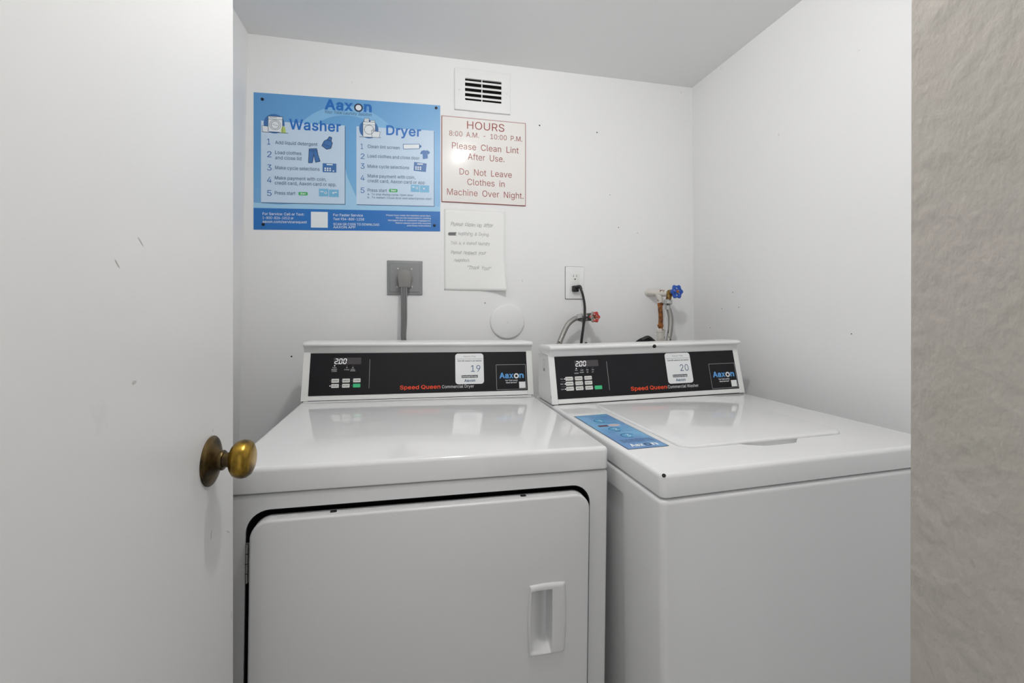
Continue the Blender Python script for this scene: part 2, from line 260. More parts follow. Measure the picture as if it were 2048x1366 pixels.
'o':(208,'104 -4 79 -1 58 8 41 23 28 43 20 66 17 94 20 122 28 146 41 165 58 180 79 189 104 192 128 189 149 180 167 165 180 146 188 122 191 94 188 66 180 43 167 23 149 8 128 -1|104 23 121 26 135 33 146 44 154 59 158 75 160 94 158 112 154 129 146 144 135 155 121 162 104 165 86 162 73 155 62 144 54 129 50 112 48 94 50 75 54 59 62 44 73 33 86 26'),
'p':(212,'26 -71 26 190 56 190 56 160 59 160 63 166 69 173 76 180 86 186 98 191 115 192 137 189 156 180 173 166 185 146 193 122 195 94 193 66 185 42 173 23 157 8 137 -1 115 -4 99 -3 86 2 76 8 63 23 59 29 57 29 57 -71|110 23 126 26 140 33 150 44 158 58 163 75 164 95 163 114 158 131 150 145 140 156 126 163 110 165 94 163 81 156 70 145 62 131 58 114 56 95 58 75 63 58 70 43 81 32 94 26'),
'q':(212,'186 -71 155 -71 155 29 153 29 149 23 136 8 126 2 114 -3 98 -4 75 -1 56 8 40 23 27 42 20 66 17 94 20 122 27 146 40 166 56 180 75 189 98 192 114 191 126 186 136 180 144 173 153 160 156 160 156 190 186 190|102 23 118 26 132 32 142 43 150 58 154 75 156 95 154 114 150 131 142 145 132 156 118 163 102 165 86 163 72 156 62 145 54 131 50 114 48 95 50 75 54 58 62 44 73 33 86 26'),
'r':(130,'26 0 26 190 56 190 56 160 58 160 65 173 76 184 90 190 122 192 122 161 103 163 91 161 80 157 70 151 63 142 58 131 57 118 57 0'),
's':(182,'91 -4 72 -3 56 2 42 9 31 19 23 32 18 47 47 53 53 40 62 30 75 25 91 23 108 25 122 31 131 40 134 51 132 60 127 68 118 74 106 78 75 85 52 93 36 104 27 119 23 137 26 152 33 166 43 177 58 185 74 190 94 192 112 191 127 186 140 179 149 170 157 158 162 145 134 139 129 149 121 158 110 164 94 166 78 164 65 158 57 150 54 139 56 129 62 122 72 116 86 111 115 105 137 97 153 86 162 71 166 53 163 37 156 24 145 12 130 3 112 -2'),
't':(114,'102 190 102 164 3 164 3 190|32 236 63 236 63 49 64 38 68 31 75 26 101 27 107 1 84 -2 62 1 46 11 36 26 32 46'),
'u':(205,'91 -3 73 -1 57 5 44 15 35 29 28 47 26 69 26 190 57 190 57 72 60 52 68 37 82 28 100 25 113 27 125 31 134 38 142 48 146 61 148 76 148 190 179 190 179 0 149 0 149 46 154 46 143 23 129 8 111 0'),
'v':(195,'81 0 9 190 42 190 83 78 103 10 92 10 97 27 101 43 106 60 112 78 152 190 186 190 113 0'),
'w':(284,'69 0 11 190 44 190 72 89 82 46 88 21 82 21 88 45 98 88 103 107 126 190 158 190 181 107 191 68 201 21 196 21 206 68 212 88 217 107 240 190 272 190 215 0 184 0 159 86 156 99 152 112 149 126 145 140 142 154 138 169 145 169 142 155 138 140 135 126 131 112 128 99 124 86 99 0'),
'x':(189,'10 0 86 109 86 86 14 190 50 190 74 153 82 139 90 127 104 103 88 103 95 115 101 127 108 139 141 190 176 190 104 84 104 107 179 0 143 0 115 43 93 80 86 91 102 91 95 80 89 68 74 43 46 0'),
'y':(195,'24 -69 31 -43 44 -45 52 -44 59 -42 65 -37 71 -29 81 -1 9 190 42 190 83 78 103 10 92 10 97 27 101 43 106 60 112 78 153 190 186 190 102 -29 96 -43 88 -54 80 -62 70 -68 58 -71 46 -73 39 -72 32 -72'),
'z':(190,'21 0 21 23 127 160 127 161 24 161 24 190 166 190 166 165 63 30 63 28 169 28 169 0')}
from mathutils.geometry import delaunay_2d_cdt
CAP = 254/500.0     # cap height of the outlines at size 1
_gc = {}
def glyph(ch, bold):
    """filled outline of one letter, thickened by bold (in em)"""
    key = (ch, bold)
    if key in _gc: return _gc[key]
    adv, src = GLYPHS[ch]; loops = []
    for c in src.split('|'):
        n = [int(t) for t in c.split()]; loops.append([Vector((n[k]/500, n[k+1]/500)) for k in range(0, len(n), 2)])
    area = lambda L: sum(L[k-1].x*L[k].y-L[k].x*L[k-1].y for k in range(len(L)))
    sign = 1 if area(max(loops, key=lambda L: abs(area(L)))) > 0 else -1
    out = []
    for L in loops:
        if bold:
            Q = []
            for k in range(len(L)):
                d1 = (L[k]-L[k-1]).normalized(); d2 = (L[(k+1) % len(L)]-L[k]).normalized()
                n1, n2 = Vector((d1.y, -d1.x)), Vector((d2.y, -d2.x)); m = n1+n2
                m = m*(1/max(.45, m.length_squared/2)) if m.length > 1e-6 else n1
                Q.append(L[k]+m*bold*sign)
            L = Q
        out.append(L)
    P = [p for L in out for p in L]; E = []; n = 0
    for L in out: E += [(n+k, n+(k+1) % len(L)) for k in range(len(L))]; n += len(L)
    r = delaunay_2d_cdt(P, E, [], 0, 1e-6)
    def inside(x, y):
        c = 0                                        # winding number
        for L in out:
            for k in range(len(L)):
                a, b = L[k-1], L[k]
                if (a.y > y) != (b.y > y) and x < (b.x-a.x)*(y-a.y)/(b.y-a.y)+a.x: c += 1 if b.y > a.y else -1
        return c*sign > 0
    V = [Vector((p.x, p.y, 0)) for p in r[0]]
    F = [tuple(t) for t in r[2] if inside(sum(V[k].x for k in t)/3, sum(V[k].y for k in t)/3)]
    _gc[key] = (adv/500+bold*1.2, V, F); return _gc[key]
def text_geo(body, bold=0, shear=0, space=1.0):
    V, F = [], []; x = 0
    for ch in body:
        if ch == ' ': x += .18*space; continue
        adv, v, f = glyph(ch, bold); n = len(V)
        V += [Vector((p.x+x+shear*p.y, p.y, 0)) for p in v]; F += [tuple(k+n for k in t) for t in f]; x += adv*space
    return V, F
def lettering(name, fr, items, h, m, parent):
    """items: (text, x0, x1 or None, baseline, cap height[, options]); every line is a lettering mesh of its own"""
    last = None
    for it in items:
        body, x0, x1, y0, ch = it[:5]; op = it[5] if len(it) > 5 else {}
        V, F = text_geo(body, op.get('bold', 0), op.get('shear', 0), op.get('space', 1))
        a, b = min(v.x for v in V), max(v.x for v in V)
        sy = ch/CAP; sx = (x1-x0)/(b-a) if x1 is not None else sy
        if op.get('center'): x0 = x0-(b-a)*sx/2
        me = bpy.data.meshes.new(name); me.from_pydata([fr.p(x0+(v.x-a)*sx, y0+v.y*sy, h) for v in V], [], F); me.update()
        bm = bmesh.new(); bm.from_mesh(me)
        for f in bm.faces:
            if f.normal.dot(fr.en) < 0: f.normal_flip()
        bm.to_mesh(me); bm.free()
        last = finish(name, me, m, parent, smooth=False)
    return last

# ------------------------------------------------------------------ materials
M = {}
M['wall'] = mat('wall_paint', (238, 238, 238), .55, spec=.35)
add_bump(M['wall'], 9, .25, .004, 3); add_bump(M['wall'], 160, .12, .0006, 2)
add_stain(M['wall'], (120, 118, 112), 26, .74, .80, 5, amount=.35)
M['ceiling'] = mat('ceiling_paint', (240, 240, 240), .8, spec=.2); add_bump(M['ceiling'], 120, .1, .0006, 2)
M['floor'] = mat('floor_tile', (196, 195, 192), .4); add_stain(M['floor'], (180, 178, 174), 14, .4, .65)
M['rough'] = mat('textured_plaster', (182, 175, 169), .75, spec=.3)
add_bump(M['rough'], 90, .68, .0035, 3, stretch=(1, 1, .6), rot=(.35, 0, 0)); add_bump(M['rough'], 26, .4, .005, 2)
add_stain(M['rough'], (178, 174, 165), 9, .35, .65, 3)
M['door'] = mat('door_paint', (236, 236, 236), .42, spec=.4)
add_bump(M['door'], 30, .12, .001, 4, stretch=(1, 1, .35)); add_bump(M['door'], 5, .12, .003, 2)
add_stain(M['door'], (150, 146, 138), 5.5, .64, .76, 6, stretch=(1, 1.4, .8), amount=.32)
M['enamel'] = mat('white_enamel', (228, 228, 228), .075, spec=.5)
M['enamel_front'] = mat('white_enamel_sheet', (216, 216, 216), .3, spec=.5); add_bump(M['enamel_front'], 700, .05, .0003, 1)
M['plastic'] = mat('white_plastic', (231, 231, 229), .34, spec=.5)
M['black_panel'] = mat('black_overlay', (24, 24, 27), .45, spec=.25); add_bump(M['black_panel'], 900, .05, .0002, 1)
M['display'] = mat('display_window', (68, 64, 66), .3)
M['lit'] = mat('lit_segments', (255, 255, 255), .4, emit=.5)
M['key'] = mat('key_membrane', (222, 221, 216), .45)
M['key_green'] = mat('key_green', (62, 190, 128), .45)
M['ink_white'] = mat('ink_white', (225, 226, 228), .5)
M['ink_grey'] = mat('ink_grey', (150, 150, 152), .5)
M['ink_red'] = mat('ink_orange_red', (238, 74, 28), .5)
M['ink_blue'] = mat('ink_blue', (92, 160, 222), .5)
M['ink_dark'] = mat('ink_dark', (48, 52, 62), .5)
M['ink_navy'] = mat('ink_navy', (70, 96, 130), .5)
M['sticker'] = mat('sticker_vinyl', (232, 234, 234), .4)
M['rubber'] = mat('dark_rubber', (26, 26, 27), .7, spec=.3)
M['dark'] = mat('dark_cavity', (16, 16, 17), .8, spec=.2)
M['chip'] = mat('bare_chip', (12, 12, 12), .7)
M['steel'] = mat('hinge_steel', (150, 150, 146), .38, metal=.9)
M['braid'] = mat('braided_steel', (158, 156, 152), .4, metal=.75); add_bump(M['braid'], 420, .6, .002, 1)
add_stain(M['braid'], (70, 62, 56), 60, .66, .70, 2)
M['nut'] = mat('chrome_nut', (190, 190, 188), .25, metal=.9)
M['brass'] = mat('aged_brass', (172, 138, 52), .27, metal=.85)
add_stain(M['brass'], (70, 52, 24), 38, .42, .66, 4); add_bump(M['brass'], 90, .06, .001, 2)
M['brass_dark'] = mat('patinated_brass', (98, 80, 46), .38, metal=.8)
add_stain(M['brass_dark'], (54, 44, 28), 50, .42, .62, 4)
M['valve_brass'] = mat('valve_brass', (140, 112, 58), .45, metal=.6); add_stain(M['valve_brass'], (84, 62, 30), 80, .45, .6)
M['rust'] = mat('rusty_pipe', (160, 98, 42), .7); add_stain(M['rust'], (92, 52, 26), 70, .45, .62, 4)
M['pipe_paint'] = mat('painted_pipe', (216, 212, 204), .5); add_stain(M['pipe_paint'], (128, 96, 62), 55, .6, .68, 4); add_bump(M['pipe_paint'], 60, .4, .003)
M['valve_blue'] = mat('blue_handwheel', (30, 82, 176), .35)
M['valve_red'] = mat('red_handwheel', (186, 58, 48), .4); add_stain(M['valve_red'], (158, 152, 144), 75, .5, .56, 3)
M['valve_body_dark'] = mat('tarnished_valve', (96, 92, 84), .5, metal=.5); add_stain(M['valve_body_dark'], (40, 36, 32), 60, .45, .6)
M['cord_black'] = mat('black_cord', (22, 22, 23), .45)
M['cord_grey'] = mat('grey_cord', (120, 120, 120), .5)
M['plate_grey'] = mat('grey_plate', (140, 141, 142), .42, metal=.25); add_bump(M['plate_grey'], 400, .1, .0004, 1)
M['plug_grey'] = mat('grey_plug', (134, 133, 131), .6); add_bump(M['plug_grey'], 600, .15, .0005, 1)
M['screw'] = mat('screw', (200, 198, 190), .3, metal=.9)
M['painted'] = mat('painted_cover', (237, 237, 236), .5, spec=.4); add_bump(M['painted'], 60, .12, .001, 3)
M['paper'] = mat('note_paper', (240, 240, 238), .8, spec=.2)
M['pencil'] = mat('pencil', (150, 150, 149), .8)
M['scribble'] = mat('pencil_scribble', (120, 120, 120), .8)
M['sign_face'] = mat('sign_face', (242, 239, 235), .27, spec=.5); add_bump(M['sign_face'], 6, .08, .004, 2)
M['sign_red'] = mat('sign_red', (150, 66, 58), .4)
M['vent_slat'] = mat('vent_slat', (236, 236, 234), .45)
M['bulb'] = mat('bulb_glass', (255, 254, 252), .4, emit=BULB_STRENGTH)
M['porcelain'] = mat('porcelain', (235, 233, 228), .25)
# poster inks
def poster_sheet():
    m = mat('poster_print', (110, 165, 212), .38, spec=.4); n, l, b = nodes(m)
    tc = n.new('ShaderNodeTexCoord'); sx = n.new('ShaderNodeSeparateXYZ'); l.new(tc.outputs['Generated'], sx.inputs[0])
    r1 = n.new('ShaderNodeValToRGB'); r2 = n.new('ShaderNodeValToRGB')
    for r, stops in ((r1, ((0, (78, 142, 200)), (.5, (104, 166, 216)), (1, (140, 188, 228)))), (r2, ((0, (160, 202, 232)), (.45, (120, 178, 222)), (1, (104, 160, 212))))):
        e = r.color_ramp.elements; e[0].position = stops[0][0]; e[0].color = lin(stops[0][1]); e[1].position = stops[2][0]; e[1].color = lin(stops[2][1])
        k = e.new(stops[1][0]); k.color = lin(stops[1][1])
    mx = n.new('ShaderNodeMix'); mx.data_type = 'RGBA'; mx.inputs[0].default_value = .5
    l.new(sx.outputs[0], r1.inputs[0]); l.new(sx.outputs[2], r2.inputs[0]); l.new(r1.outputs[0], mx.inputs[6]); l.new(r2.outputs[0], mx.inputs[7])
    l.new(mx.outputs[2], b.inputs['Base Color']); return m
M['poster'] = poster_sheet()
M['p_ring'] = mat('poster_ring', (132, 186, 226), .38, spec=.4)
M['p_wave'] = mat('poster_wave', (158, 202, 232), .38, spec=.4)
M['p_panel'] = mat('poster_panel', (196, 216, 236), .38, spec=.4)
M['p_shadow'] = mat('poster_panel_edge', (62, 96, 136), .38, spec=.4)
M['p_band'] = mat('poster_band', (40, 112, 186), .38, spec=.4)
M['p_blue'] = mat('poster_blue', (36, 110, 190), .38, spec=.4)
M['p_text'] = mat('poster_text', (72, 96, 130), .38, spec=.4)
M['p_icon'] = mat('poster_icon', (62, 112, 172), .38, spec=.4)
M['p_iconl'] = mat('poster_icon_light', (120, 182, 218), .38, spec=.4)
M['p_line'] = mat('poster_line', (36, 50, 72), .38, spec=.4)
M['p_white'] = mat('poster_white', (228, 234, 238), .38, spec=.4)
M['p_green'] = mat('poster_green', (62, 172, 96), .38, spec=.4)
M['p_lime'] = mat('poster_lime', (182, 206, 116), .38, spec=.4)
M['tack'] = mat('black_tack', (14, 16, 24), .35)
M['label_blue'] = mat('label_blue', (102, 146, 196), .3); add_stain(M['label_blue'], (122, 176, 214), 12, .4, .62, 2)
M['label_edge'] = mat('label_edge', (38, 58, 96), .35)
M['label_icon'] = mat('label_icon', (92, 166, 208), .3)
M['label_icon_dark'] = mat('label_icon_dark', (48, 106, 158), .3)
M['maroon'] = mat('maroon_ink', (96, 66, 84), .4); M['pinkish'] = mat('pink_ink', (206, 188, 188), .4)

# ------------------------------------------------------------------ the room
XL, XR, YB, ZC = -.5418, 1.1462, 1.6646, 2.1135
XLf, XRf = -.583, 1.166                     # the side walls are a little out of plumb
def wall(name, verts, m, thick_dir):
    bm = BM(); t = Vector(thick_dir)
    loft(bm, [[Vector(v) for v in verts], [Vector(v)+t for v in verts]])
    return tag(obj(name, bm, m, smooth=False), kind='structure')
wb = wall('wall_back', [(XLf-.1, YB, 0), (XRf+.1, YB, 0), (XRf+.1, YB, ZC+.1), (XLf-.1, YB, ZC+.1)], M['wall'], (0, .1, 0))
wl = wall('wall_left', [(XLf, -0.6, 0), (XLf, YB, 0), (XL, YB, ZC), (XL, -0.6, ZC)], M['wall'], (-.1, 0, 0))
wr = wall('wall_right', [(XRf, -0.6, 0), (XRf, YB, 0), (XR, YB, ZC), (XR, -0.6, ZC)], M['wall'], (.1, 0, 0))
wall('ceiling', [(XL-.05, -0.6, ZC), (XR+.05, -0.6, ZC), (XR+.05, YB, ZC), (XL-.05, YB, ZC)], M['ceiling'], (0, 0, .1))
wall('floor', [(XLf-.1, -0.6, 0), (XRf+.1, -0.6, 0), (XRf+.1, YB+.1, 0), (XLf-.1, YB+.1, 0)], M['floor'], (0, 0, -.1))
# end of the plastered partition on the right (slightly out of plumb), and the jamb wall behind the door hinges
bm = BM()
loft(bm, [[(.447, -.6, 0), (.567, -.6, 0), (.567, .3234, 0), (.449, .3234, 0), (.447, .3214, 0)],
          [(.4515, -.6, ZC), (.567, -.6, ZC), (.567, .3234, ZC), (.4535, .3234, ZC), (.4515, .3214, ZC)]])
wf = tag(obj('wall_front', bm, M['rough'], smooth=False), kind='structure')
wf.data.materials.append(M['wall'])
for p in wf.data.polygons:
    if p.normal.x > .9: p.material_index = 1          # its far side has the room's white paint
bm = box(BM(), XL-.03, -.31, -.16, -.035, 0, ZC)
tag(obj('wall_front_left', bm, M['rough'], smooth=False), kind='structure')
# nail holes and specks in the back wall
bm = BM()
for i, (x, z, r) in enumerate([(.4807, 1.8952, .003), (.7192, 1.8888, .0026), (.7752, 1.6423, .0015), (.8121, 1.5132, .002), (.896, 1.4941, .0014), (.2671, 1.2063, .0022), (-.4065, 1.0196, .003), (.6725, 1.047, .006), (.3, 2.0, .001)]):
    b2 = lathe(BM(), [(r, -.0002), (r*.9, .0003)], (x, YB-.0001, z), (0, -1, 0), 10)
    obj('nail_hole', b2, M['chip'], wb)
bm.free()
for y, z in ((.975, 1.115), (1.43, 1.245), (1.49, 1.185), (1.56, 1.11), (1.40, 1.19)):
    xx = XRf+(XR-XRf)*z/ZC
    obj('nail_hole', lathe(BM(), [(.0018, -.0002), (.0016, .0004)], (xx, y, z), (-1, 0, 0), 8), M['chip'], wr)

# the open door: a flat slab swung in, seen along its face
DX, DY0, DY1 = -.257, -.03, .729
bm = slab(BM(), DY0, DY1, .008, 2.04, .002, 0, .036, .0015, .0015, plane=lambda a, b, h: (DX-.036+h, a, b), seg=2, bseg=2)
door = tag(obj('door_1', bm, M['door']), 'white painted flat door swung open at the left', kind='structure')
KY, KZ = .654, 1.1784-.1965
knob = obj('doorknob', lathe(BM(), [(.0098, .0235), (.0125, .0242), (.0175, .0258), (.0222, .0292), (.0245, .0340), (.0250, .0385), (.0240, .0435), (.0208, .0478), (.0155, .0502), (.0080, .0512), (.0001, .0514)], (DX, KY, KZ), (1, 0, 0), 48), M['brass'], door)
knob['label'] = 'aged brass round doorknob'
obj('neck', lathe(BM(), [(.0122, .009), (.0130, .0105), (.0130, .0145), (.0122, .0160), (.0100, .0162), (.0094, .0190), (.0098, .0240)], (DX, KY, KZ), (1, 0, 0), 32), M['brass_dark'], knob)
obj('rosette', lathe(BM(), [(.0318, 0), (.0320, .0012), (.0312, .0022), (.0302, .0022), (.0296, .0030), (.0255, .0048), (.0205, .0066), (.0165, .0086), (.0138, .0106), (.0128, .0115), (.0001, .0115)], (DX, KY, KZ), (1, 0, 0), 48), M['brass_dark'], knob)
for (y, z, l, w, a) in [(.50, 1.245, .012, .0016, -40), (.465, 1.22, .010, .0012, -45), (.49, 1.11, .006, .003, 10), (.71, .862, .014, .0016, -35), (.655, .885, .012, .002, 80), (.722, .735, .012, .0016, 85), (.33, 1.03, .014, .0018, 30), (.66, 1.02, .005, .0016, 70)]:
    fr = Frame((DX+.0002, y, z), (0, 1, 0), (0, 0, 1)); a = math.radians(a)
    polys('scuff_mark', fr, [[(l*1000/2*math.cos(t)*math.cos(a)-w*1000/2*math.sin(t)*math.sin(a), l*1000/2*math.cos(t)*math.sin(a)+w*1000/2*math.sin(t)*math.cos(a)) for t in [2*math.pi*k/10 for k in range(10)]]], 0, mat('scuff', (192, 190, 186), .6) if 'scuff' not in bpy.data.materials else bpy.data.materials['scuff'], door)

# ------------------------------------------------------------------ ceiling lamp (above the frame)
lamp = empty('ceiling_lamp', (BULB_POS[0], BULB_POS[1], ZC), label='small round white glass dome lamp on the ceiling', cat='lamp')
obj('holder', lathe(BM(), [(.070, 0), (.070, .006), (.064, .012), (.050, .015), (.0001, .015)], (0, 0, 0), (0, 0, -1), 32), M['porcelain'], lamp)
obj('glass_dome', lathe(BM(), [(.024, .013), (.031, .026), (.036, .040), (.036, .052), (.031, .066), (.022, .076), (.011, .0812), (.0001, .082)], (0, 0, 0), (0, 0, -1), 32), M['bulb'], lamp)

# ------------------------------------------------------------------ laundry machines
# seven-segment digits
SEG = {'2': 'abged', '0': 'abcdef'}
def seven(fr, x, y, w, h, ch, t=1.5, sl=.12):
    P = {'a': ((0, 2), (1, 2)), 'b': ((1, 2), (1, 1)), 'c': ((1, 1), (1, 0)), 'd': ((0, 0), (1, 0)), 'e': ((0, 1), (0, 0)), 'f': ((0, 2), (0, 1)), 'g': ((0, 1), (1, 1))}
    out = []
    for s in SEG[ch]:
        pts = [(x+a*w+b*h/2*sl, y+b*h/2) for a, b in P[s]]
        (x0, y0), (x1, y1) = pts; d = math.hypot(x1-x0, y1-y0); ux, uy = (x1-x0)/d, (y1-y0)/d
        x0 += ux*.5; y0 += uy*.5; x1 -= ux*.5; y1 -= uy*.5; nx, ny = -uy*t/2, ux*t/2; e = t/2
        out.append([(x0, y0), (x0+ux*e-nx, y0+uy*e-ny), (x1-ux*e-nx, y1-uy*e-ny), (x1, y1), (x1-ux*e+nx, y1-uy*e+ny), (x0+ux*e+nx, y0+uy*e+ny)])
    return out
def arc(cy, cz, r, a0, a1, n=6):
    return [(cy+r*math.cos(math.radians(a0+(a1-a0)*k/n)), cz+r*math.sin(math.radians(a0+(a1-a0)*k/n))) for k in range(n+1)]
def console(root, Wm, y0, z0, pw, number, kind, cfg, e=0):
    """sloping control console; y0,z0 = front bottom line"""
    # dark strip colouring in the shade of the joint, then the white housing: sloping front, closed back
    obj('seam_shade_strip', box(BM(), .003, Wm-.003, y0+.0025, y0+.122+e, z0-.0005, z0+.0024), M['dark'], root, smooth=False)
    z0 += .0022
    def P(l): return [(y0+a, z0+b) for a, b in l]
    body = [(.0015, .0005), (.0345, .1365), (.036, .150), (.110+e, .150), (.125+e, .0005)]
    con = obj('console', extrude_x(BM(), P(body), .004, Wm-.004), M['plastic'], root, smooth=False)
    # rolled lip along the top
    lip = [(.0335, .1362), (.0335, .1425)]+arc(.0225, .1425, .0110, 0, 78, 5)[1:]+[(.0200, .1536)]+arc(.0205, .1595, .0057, 265, 90, 9)+[(.030, .1662), (.105+e, .1640), (.121+e, .1585), (.1245+e, .148), (.060, .1365)]
    bm = extrude_x(BM(), P(lip), .010, Wm-.010)
    obj('console_lip', bm, M['plastic'], con, angle=50)
    for s in (0, 1):
        # end caps: the same section a little fuller
        lo, hi = (-.0006, .0100) if s == 0 else (Wm-.0100, Wm+.0006)
        capl = [(.0332, .1362), (.0332, .1425)]+arc(.0224, .1425, .0112, 0, 78, 5)[1:]+[(.0195, .1538)]+arc(.0203, .1597, .0061, 265, 90, 9)+[(.030, .1668), (.105+e, .1646), (.1218+e, .1588), (.1252+e, .148), (.060, .1362)]
        bm = BM(); d = .0035; cy, cz = .07, .15
        sh = lambda q, k: [(cy+(a-cy)*k, cz+(b-cz)*k) for a, b in q]
        xs = (lo, lo+.0012, lo+d, hi) if s == 0 else (hi, hi-.0012, hi-d, lo)
        loft(bm, [[(xs[i], a, b) for a, b in P(sh(capl, k))] for i, k in enumerate((.90, .97, 1.0, 1.0))])
        obj('lip_end', bm, M['plastic'], con, angle=50)
        lo, hi = (0, .0185) if s == 0 else (Wm-.0185, Wm)
        cap = [(0, 0), (.0330, .1362), (.060, .1362), (.1255+e, .1362), (.1265+e, 0)]
        obj('end_cap', extrude_x(BM(), P(cap), lo, hi), M['plastic'], con, smooth=False)
    # lower trim strip
    sl = Vector((0, .0330, .1362)).normalized()
    F0 = Frame((.0185, y0, z0), (1, 0, 0), sl)
    polys('trim_strip', F0, [rect(.6, 1.5, Wm*1000-37.6, 14)], -1.2, M['plastic'], con, thick=1.0)
    fr = Frame(F0.p(0, 14.5, 0), (1, 0, 0), sl); H = 122.5; k = H/124
    panel = polys('control_panel', fr, [rect(0, 0, pw, H)], -1.0, M['black_panel'], con, thick=1.4)
    hh = .55
    T = lambda n, items, m, h=hh: lettering(n, fr, items, h, M[m], con)
    polys('display_screen', fr, [rect(*cfg['disp'])], hh, M['display'], con)
    dx, dy = cfg['disp'][0]+3, cfg['disp'][1]+2.2
    segs = sum((seven(fr, dx+o, dy, 7.2, 14.2, c) for o, c in ((0, '2'), (12.0, '0'), (23.6, '0'))), [])+[circ(dx+9.7, dy+.3, 1.1, 8)]
    polys('digits', fr, segs, hh+.2, M['lit'], con)
    polys('divider_line', fr, [rect(cfg['vl']-.6, 18, cfg['vl']+.6, 103)], hh, M['ink_grey'], con)
    for i, (x, y, w, hgt, capt, col) in enumerate(cfg['keys']):
        bm = BM(); pts = rrect(x, y, x+w, y+hgt, 1.5, 3)
        loft(bm, [[fr.p(a, b, .3) for a, b in pts], [fr.p(a, b, 1.0) for a, b in pts]])
        key = obj('key', bm, M[col], con)
        if capt: lettering('caption', fr, [(capt, x+2.5, x+w-2.5, y+hgt*.36, hgt*.30, {'bold': .015})], 1.1, M['ink_dark'], key)
    for a, b, r in cfg['leds']: polys('indicator_light', fr, [circ(a, b, r*.85, 12)], hh, M['lit'], con)
    for a, b in cfg['dots']: polys('indicator_mark', fr, [circ(a, b, .8, 8)], hh, M['ink_grey'], con)
    T('indicator_lettering', [(t, x, None, y, c, {'center': 1}) for t, x, y, c in cfg['small']], 'ink_white')
    if cfg.get('lines'): polys('key_line', fr, [rect(*r) for r in cfg['lines']], hh, M['ink_grey'], con)
    a, b, c, d = cfg['name']
    T('name_lettering', [('Speed Queen', a, b, 12.3, 11.2, {'bold': .013})], 'ink_red')
    T('model_lettering', [('Commercial '+kind, c, d, 12.6, 9.0)], 'ink_white')
    # round-cornered number sticker
    sx, sy = cfg['sticker']
    st = polys('number_sticker', fr, [rrect(sx, sy, sx+88.5, sy+94.5, 9, 6)], hh+.1, M['sticker'], con, thick=.3)
    sh = hh+.55
    lettering('lettering', fr, [('Aaxon Pay', sx+25, sx+64, sy+83, 5.0)], sh, M['ink_grey'], st)
    lettering('lettering', fr, [('Scan with camera to use machine', sx+7, sx+82, sy+69.5, 4.2, {'bold': .02})], sh, M['ink_dark'], st)
    polys('rule_line', fr, [rect(sx+4, sy+77, sx+85, sy+78)], sh, M['ink_grey'], st)
    lettering('number', fr, [(number, sx+48, sx+78, sy+37.5, 20)], sh, M['ink_navy'], st)
    polys('black_bar', fr, [rect(sx+19, sy+19, sx+69.5, sy+27)], sh, M['ink_dark'], st)
    lettering('lettering', fr, [('Download the app', sx+21, sx+67.5, sy+21, 4.2, {'bold': .02})], sh+.2, M['sticker'], st)
    lettering('lettering', fr, [('Aaxon', sx+27, sx+61, sy+7, 7.4, {'bold': .03})], sh, M['ink_navy'], st)
    # framed black sticker at the right end
    bx = cfg['box']
    bs = polys('service_sticker', fr, [rect(bx, 3, bx+97, 82)], hh, M['black_panel'], con, thick=.2)
    polys('sticker_border', fr, stroke([(bx+.8, 3.8), (bx+96.2, 3.8), (bx+96.2, 81.2), (bx+.8, 81.2), (bx+.8, 3.8)], 1.3), hh+.35, M['ink_grey'], bs)
    lettering('lettering', fr, [('Aax', bx+10, bx+56, 39.5, 16, {'bold': .028}), ('n', bx+74.5, bx+89, 39.5, 16, {'bold': .028})], hh+.35, M['ink_blue'], bs)
    polys('logo_ring', fr, ringp(bx+65, 45.6, 4.0, 8.2, 24), hh+.35, M['ink_white'], bs)
    lettering('lettering', fr, [('Your Total Laundry', bx+28, bx+69, 30, 4.0, {'bold': .02}), ('Need Service?', bx+31, bx+66, 23, 4.0, {'bold': .02})], hh+.35, M['ink_white'], bs)
    polys('white_patch', fr, [rect(bx+73, 7, bx+93.5, 27)], hh+.4, M['sticker'], bs)
    return con

def feet(root, Wm, D, zs):
    for i, (x, y) in enumerate(((.05, .06), (Wm-.05, .06), (Wm-.05, D-.06), (.05, D-.06))):
        zl = zs[0] if x < Wm/2 else zs[1]
        obj('leveling_foot', lathe(BM(), [(.02, zl), (.02, zl+.008), (.008, zl+.011), (.008, .045)], (x, y, 0), (0, 0, 1), 16), M['rubber'], root)

# ---- dryer (left)
DW, DH = .683, .914
phi = .0133
dr = empty('clothes_dryer', (.3786-DW*math.cos(.0072)-.0122+.0000, .816-DW*math.sin(.0072), .0046), (0, phi, .0072),
           'white front-loading dryer with sticker 19 on its black console', 'dryer')
cab = obj('cabinet', slab(BM(), .0015, DW-.0015, .002, .705, .004, .022, DH-.0455, .006, 0, seg=3), M['enamel_front'], dr)
OP = (.0372, .6443, .25, .8432)        # door opening x0,x1,z0,z1
bm = slab(BM(), OP[0], OP[1], OP[2], OP[3], .037, -.05, .02, 0, 0, plane=XZ, seg=8); cut(cab, bm)
ri = lambda d, h: [XZ(a, b, h) for a, b in rr(OP[0]+d, OP[1]-d, OP[2]+d, OP[3]-d, .037-d, 8)]
obj('door_seal', loft(BM(), [ri(.0006, -.0496), ri(.0006, -.004), ri(.0022, -.003), ri(.0026, -.012), ri(.003, -.030)]), M['dark'], dr)
top = obj('top_panel', slab(BM(), 0, DW, 0, .711, .012, DH-.0433, DH, .008, .003, seg=8, bseg=5), M['enamel'], dr, angle=50)
